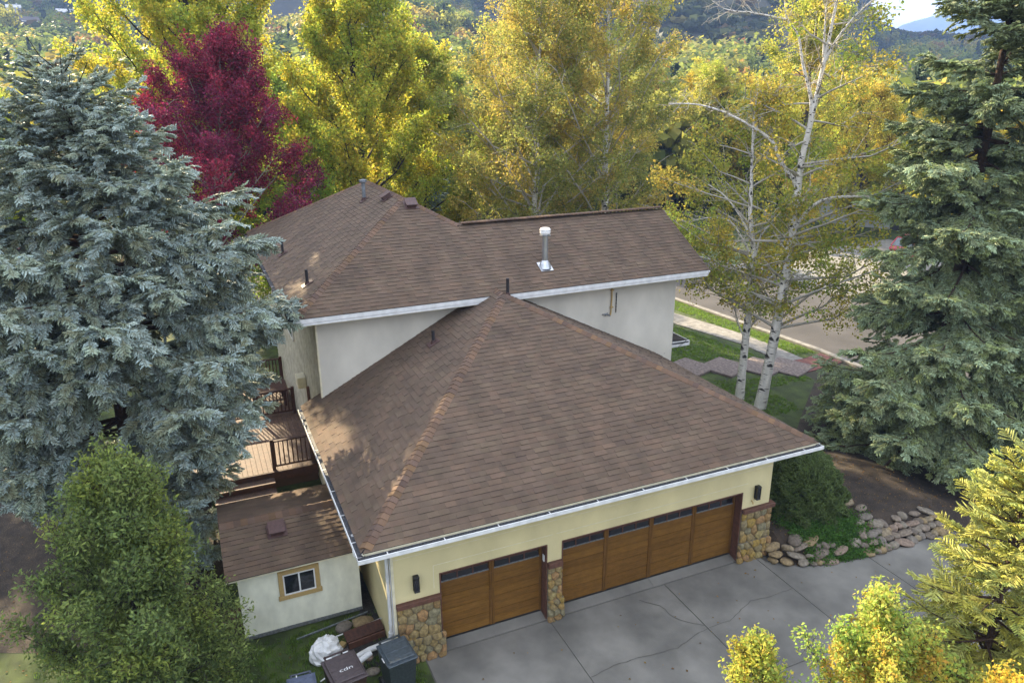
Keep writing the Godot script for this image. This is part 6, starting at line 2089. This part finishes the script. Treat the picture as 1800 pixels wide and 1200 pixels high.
func build_far_houses() -> void:
	var roofs := [M.dark_wall, M.pale_roof]
	for q in FAR_HOUSES:
		gable_house("hillside_house", q[8], Vector3(q[0], land(q[0], q[1]) + 0.4, q[1]), deg_to_rad(q[7]), q[2], q[3], q[4], q[5], M.dark_wall if q[6] == 0 else M.grey_wall, roofs[q[6]], false, "houses on the far slope")

func build_valley() -> void:
	rng.seed = 91
	var round_trees := [clump_tree(260, 0.055, 1.0, 0.36), clump_tree(260, 0.055, 1.0, 0.28), clump_tree(240, 0.06, 0.95, 0.44)]
	var cone := clump_tree(260, 0.05, 1.0, 0.2, true)
	# the wood on the valley side, too many and too far to count
	var xf := [[], [], [], []]
	var cs := [[], [], [], []]
	for i in 9000:
		var az := rf(-20.0, 66.0)
		var r := 62.0 + 560.0 * pow(rng.randf(), 1.15)
		var x := sin(deg_to_rad(az)) * r
		var z := -cos(deg_to_rad(az)) * r
		if az > 28.0 and r < 110.0 and az < 60.0 and rng.randf() < 0.75:
			continue
		var wood := hn.get_noise_2d(x * 3.0 + 900.0, z * 3.0)
		if wood < -0.16 and r > 120.0:
			continue
		if az > 21.0 and az < 46.0 and r > 215.0 or r > 600.0:
			continue
		if near_far_house(x, z):
			continue
		var k := rng.randi() % 3
		if rng.randf() < 0.1:
			k = 3
		var h := rf(7.0, 13.5) * (0.85 if r > 150.0 else 1.0)
		xf[k].append(Transform3D(Basis(Vector3.UP, rf(0, TAU)).scaled(Vector3(h * rf(0.85, 1.2), h, h * rf(0.85, 1.2))), Vector3(x, land(x, z) - 0.3, z)))
		var c := autumn(clampf(0.36 + hn.get_noise_2d(x * 6.0, z * 6.0) * 0.55 + rf(-0.28, 0.34), 0.0, 1.0)) if k < 3 else [0.05, 0.075, 0.05]
		var f := rf(0.8, 1.2)
		cs[k].append(Color(c[0] * f, c[1] * f, c[2] * f))
	for k in 4:
		var o := stuff(self, "valley_wood", round_trees[k] if k < 3 else cone, M.leaf, xf[k], cs[k])
		tag(o, ["autumn wood of rounded trees filling the valley behind the house", "slimmer autumn trees of the wood filling the valley", "broad autumn trees of the wood filling the valley", "dark conifers scattered through the valley wood"][k], "wood")
	# scrub on the mountain sides
	var bush := clump_tree(46, 0.34, 0.9, 0.75)
	var bx := []
	var bc := []
	for i in 42000:
		var az := rf(-22.0, 68.0)
		var r := 200.0 + 1500.0 * pow(rng.randf(), 1.1)
		var x := sin(deg_to_rad(az)) * r
		var z := -cos(deg_to_rad(az)) * r
		var n := hn.get_noise_2d(x * 2.2 + 50.0, z * 2.2) + 0.5 * hn.get_noise_2d(x * 9.0, z * 9.0)
		if n < -0.06 + rf(-0.12, 0.05):
			continue
		var s := rf(1.6, 4.2) * (1.0 + r / 1400.0)
		bx.append(Transform3D(Basis(Vector3.UP, rf(0, TAU)).scaled(Vector3(s * 1.3, s * rf(0.7, 1.1), s * 1.3)), Vector3(x, land(x, z) - 0.4, z)))
		var q := rng.randf()
		var c := [0.05, 0.065, 0.028] if q < 0.55 else ([0.09, 0.095, 0.03] if q < 0.8 else ([0.13, 0.085, 0.035] if q < 0.93 else [0.19, 0.16, 0.04]))
		var f := rf(0.75, 1.25)
		bc.append(Color(c[0] * f, c[1] * f, c[2] * f))
	var bo := stuff(self, "mountain_scrub", bush, M.leaf, bx, bc)
	tag(bo, "dark oak scrub covering the hazy mountain sides", "scrub")

func gable_house(called: String, label: String, at: Vector3, turn: float, w: float, d: float, h: float, rise: float, wall: Material, roof: Material, garage := false, group := "") -> Node3D:
	# front looks along +z of the thing; w along x
	var T := thing(called, label, "house", at, turn, group)
	part(T, "wall", boxm(Vector3(-w / 2, -3.0, -d / 2), Vector3(w / 2, h, d / 2)), wall)
	for s in [-1, 1]:
		var b := MB.new()
		var sl := Vector3(0, rise, -s * (d / 2 + 0.5)).normalized()
		var len := Vector2(d / 2 + 0.5, rise * (d / 2 + 0.5) / (d / 2)).length()
		var o := Vector3(0, h - rise * 0.5 / (d / 2), s * (d / 2 + 0.5))
		var nn := Vector3.RIGHT.cross(Vector3(0, rise, -(d / 2)).normalized()) if s > 0 else Vector3.LEFT.cross(Vector3(0, rise, d / 2).normalized())
		var ux := Vector3.RIGHT if s > 0 else Vector3.LEFT
		b.slab(o + nn * 0.12, ux, Vector3(0, rise, -s * d / 2).normalized(), pv([-w / 2 - 0.4, 0, w / 2 + 0.4, 0, w / 2 + 0.4, len, -w / 2 - 0.4, len]), 0.12)
		part(T, "roof", b.mesh(), roof)
		var g := MB.new()
		g.slab(Vector3(s * (w / 2 - (0.0 if s > 0 else 0.0)), 0, 0), Vector3(0, 0, -s), Vector3.UP, pv([-d / 2, h - 0.01, d / 2, h - 0.01, 0, h + rise]), 0.1)
		part(T, "gable", g.mesh(), wall)
		part(T, "fascia", boxm(Vector3(-w / 2 - 0.4, h - 0.45, s * (d / 2 + 0.5) - 0.03), Vector3(w / 2 + 0.4, h - 0.12, s * (d / 2 + 0.5) + 0.03)), M.white)
	var n := int(w / 3.2)
	for i in n:
		var x := -w / 2 + w * (i + 0.5) / n
		if garage and i >= n - 2:
			continue
		for s in [1, -1]:
			var f := part(T, "window", boxm(Vector3(x - 0.75, h - 1.95, s * d / 2 - 0.04), Vector3(x + 0.75, h - 0.7, s * d / 2 + 0.05)), M.white)
			for k in [-1, 1]:
				part(f, "pane", boxm(Vector3(x + k * 0.34 - 0.3, h - 1.87, s * d / 2 - 0.05), Vector3(x + k * 0.34 + 0.3, h - 0.78, s * d / 2 + 0.06)), M.glass)
	for s in [-1, 1]:
		var f2 := part(T, "window", boxm(Vector3(s * w / 2 - 0.05, h - 1.9, -0.8), Vector3(s * w / 2 + 0.05, h - 0.6, 0.8)), M.white)
		part(f2, "pane", boxm(Vector3(s * w / 2 - 0.06, h - 1.8, -0.7), Vector3(s * w / 2 + 0.06, h - 0.7, 0.7)), M.glass)
	if garage:
		var gd := part(T, "garage_door", boxm(Vector3(w / 2 - 6.0, 0.02, d / 2 - 0.05), Vector3(w / 2 - 0.9, 2.2, d / 2 + 0.04)), M.black)
		for k in 4:
			part(gd, "door_panel", boxm(Vector3(w / 2 - 5.95, 0.06 + k * 0.53, d / 2), Vector3(w / 2 - 0.95, 0.56 + k * 0.53, d / 2 + 0.06), 0.01), M.dark_panel)
	else:
		var dr := part(T, "door", boxm(Vector3(-0.5, 0.02, d / 2 - 0.04), Vector3(0.5, 2.1, d / 2 + 0.06)), M.brown_trim)
		part(dr, "handle", boxm(Vector3(0.36, 1.0, d / 2 + 0.06), Vector3(0.42, 1.1, d / 2 + 0.12)), M.metal)
	var c := MB.new()
	c.box(Vector3(w * 0.2, h, -0.5), Vector3(w * 0.2 + 0.8, h + rise + 0.9, 0.3))
	part(T, "chimney", c.mesh(), wall)
	return T

func build_neighbours() -> void:
	rng.seed = 95
	M.dark_panel = mat(lin(0.03, 0.028, 0.036), 0.6, noise_tex("softgrain", 0.3, 0.9), Vector3(2, 2, 2))
	M.grey_wall = blotch(mat(lin(0.55, 0.56, 0.58), 0.85, noise_tex("softgrain", 0.3, 0.9), Vector3(1, 1, 1)), noise_tex("softcloud", 0.012, 0.86), Vector3(0.2, 0.2, 0.2))
	M.dark_wall = blotch(mat(lin(0.10, 0.085, 0.085), 0.85, noise_tex("softgrain", 0.3, 0.9), Vector3(1, 1, 1)), noise_tex("softcloud", 0.012, 0.86), Vector3(0.2, 0.2, 0.2))
	M.mauve_roof = blotch(mat(lin(0.19, 0.155, 0.145), 0.95, noise_tex("grain", 0.25, 0.62), Vector3(1.2, 1.2, 1.2)), noise_tex("cloud", 0.012, 0.72), Vector3(0.2, 0.2, 0.2))
	M.pale_roof = mat(lin(0.5, 0.5, 0.52), 0.5, noise_tex("softcloud", 0.012, 0.86), Vector3(0.3, 0.3, 0.3))
	gable_house("neighbour_house", "pale grey house with a mauve roof and dark garage across the street, behind the birches", Vector3(55.5, 0, -35.5), deg_to_rad(-64), 15.0, 10.0, 3.2, 2.4, M.grey_wall, M.mauve_roof, true, "")
	gable_house("neighbour_house", "pale house across the street seen through the leaves left of the larger birch", Vector3(52.0, 0, -52.0), deg_to_rad(-66), 14.0, 9.5, 4.6, 2.4, M.grey_wall, M.mauve_roof)
	gable_house("neighbour_house", "house half hidden behind the cottonwoods, left of the gable end", Vector3(38.0, 0, -72.0), deg_to_rad(-60), 13.0, 9.0, 3.4, 2.3, M.shedwall, M.mauve_roof)
	gable_house("neighbour_house", "house with a mauve roof beside the top of the right spruce", Vector3(66.0, 0, -20.0), deg_to_rad(-80), 15.0, 10.0, 4.4, 2.6, M.grey_wall, M.mauve_roof)
	build_car()
	build_far_houses()
	build_middle_trees()

func build_car() -> void:
	var C := thing("parked_car", "red car parked in the shaded driveway across the street, mostly hidden by spruce boughs", "car", Vector3(44.8, 0.012, -24.2), deg_to_rad(20))
	var paint := mat(lin(0.42, 0.025, 0.045), 0.25)
	paint.clearcoat_enabled = true
	paint.clearcoat = 0.8
	# body: cross sections along x (length), each a list of half-widths and heights
	var prof := [[-2.2, 0.42, 0.72, 0.78], [-2.1, 0.3, 0.88, 0.84], [-1.3, 0.28, 0.98, 0.88], [0.6, 0.28, 0.98, 0.88], [1.6, 0.28, 0.9, 0.86], [2.1, 0.32, 0.76, 0.8], [2.22, 0.42, 0.64, 0.7]]
	var b := MB.new()
	for i in prof.size() - 1:
		var p: Array = prof[i]
		var q: Array = prof[i + 1]
		var ra := [Vector3(p[0], p[1], -p[3]), Vector3(p[0], p[2] - 0.12, -p[3]), Vector3(p[0], p[2], -p[3] + 0.14), Vector3(p[0], p[2], p[3] - 0.14), Vector3(p[0], p[2] - 0.12, p[3]), Vector3(p[0], p[1], p[3])]
		var rb := [Vector3(q[0], q[1], -q[3]), Vector3(q[0], q[2] - 0.12, -q[3]), Vector3(q[0], q[2], -q[3] + 0.14), Vector3(q[0], q[2], q[3] - 0.14), Vector3(q[0], q[2] - 0.12, q[3]), Vector3(q[0], q[1], q[3])]
		for k in 5:
			b.quad(ra[k + 1], rb[k + 1], rb[k], ra[k])
		if i == 0:
			b.slab(Vector3(p[0], 0, 0), Vector3(0, 0, 1), Vector3.UP, pv([-p[3], p[1], p[3], p[1], p[3], p[2], -p[3], p[2]]), 0.05)
		if i == prof.size() - 2:
			b.slab(Vector3(q[0], 0, 0), Vector3(0, 0, -1), Vector3.UP, pv([-q[3], q[1], q[3], q[1], q[3], q[2], -q[3], q[2]]), 0.05)
	b.box(Vector3(-2.1, 0.25, -0.8), Vector3(2.1, 0.34, 0.8))
	part(C, "body", b.mesh(), paint)
	var r := MB.new()
	r.slab(Vector3(0, 1.44, 0), Vector3.RIGHT, Vector3.FORWARD, pv([-1.55, -0.6, 0.35, -0.62, 0.35, 0.62, -1.55, 0.6]), 0.05)
	part(C, "roof", r.mesh(), paint)
	var gl := MB.new()
	var top := [Vector3(-1.55, 1.4, -0.6), Vector3(0.35, 1.4, -0.62), Vector3(0.35, 1.4, 0.62), Vector3(-1.55, 1.4, 0.6)]
	var bot := [Vector3(-2.05, 0.9, -0.76), Vector3(1.15, 0.95, -0.76), Vector3(1.15, 0.95, 0.76), Vector3(-2.05, 0.9, 0.76)]
	for i in 4:
		var j := (i + 1) % 4
		var w := MB.new()
		w.quad(bot[j], bot[i], top[i], top[j])
		part(C, "window", w.mesh(), M.metal_dull if i % 2 == 1 else M.glass)
		gl.tube([bot[i], top[i]], [0.05, 0.045], 6)
	part(C, "pillar", gl.mesh(), paint).set_meta("kind", "stuff")
	for s in [-1, 1]:
		for x in [-1.35, 1.35]:
			var wh := MB.new()
			wh.tube([Vector3(x, 0.32, s * 0.68), Vector3(x, 0.32, s * 0.87)], [0.32, 0.32], 18)
			var wm := part(C, "wheel", wh.mesh(), M.black)
			var rm := MB.new()
			rm.tube([Vector3(x, 0.32, s * 0.86), Vector3(x, 0.32, s * 0.885)], [0.2, 0.19], 12)
			part(wm, "rim", rm.mesh(), M.metal)
		part(C, "headlight", boxm(Vector3(2.12, 0.5, s * 0.5 - 0.14), Vector3(2.24, 0.62, s * 0.5 + 0.14), 0.02), M.metal_white)
		part(C, "tail_light", boxm(Vector3(-2.23, 0.56, s * 0.6 - 0.12), Vector3(-2.14, 0.68, s * 0.6 + 0.12), 0.02), M.brown_trim)

func _ready() -> void:
	rng.seed = 1
	build_sky_and_camera()
	make_materials()
	build_ground()
	build_driveway()
	build_house()
	build_shed()
	build_deck()
	build_conifers()
	build_broadleaf()
	build_birches()
	build_rocks()
	build_clutter()
	build_grass()
	build_valley()
	build_neighbours()
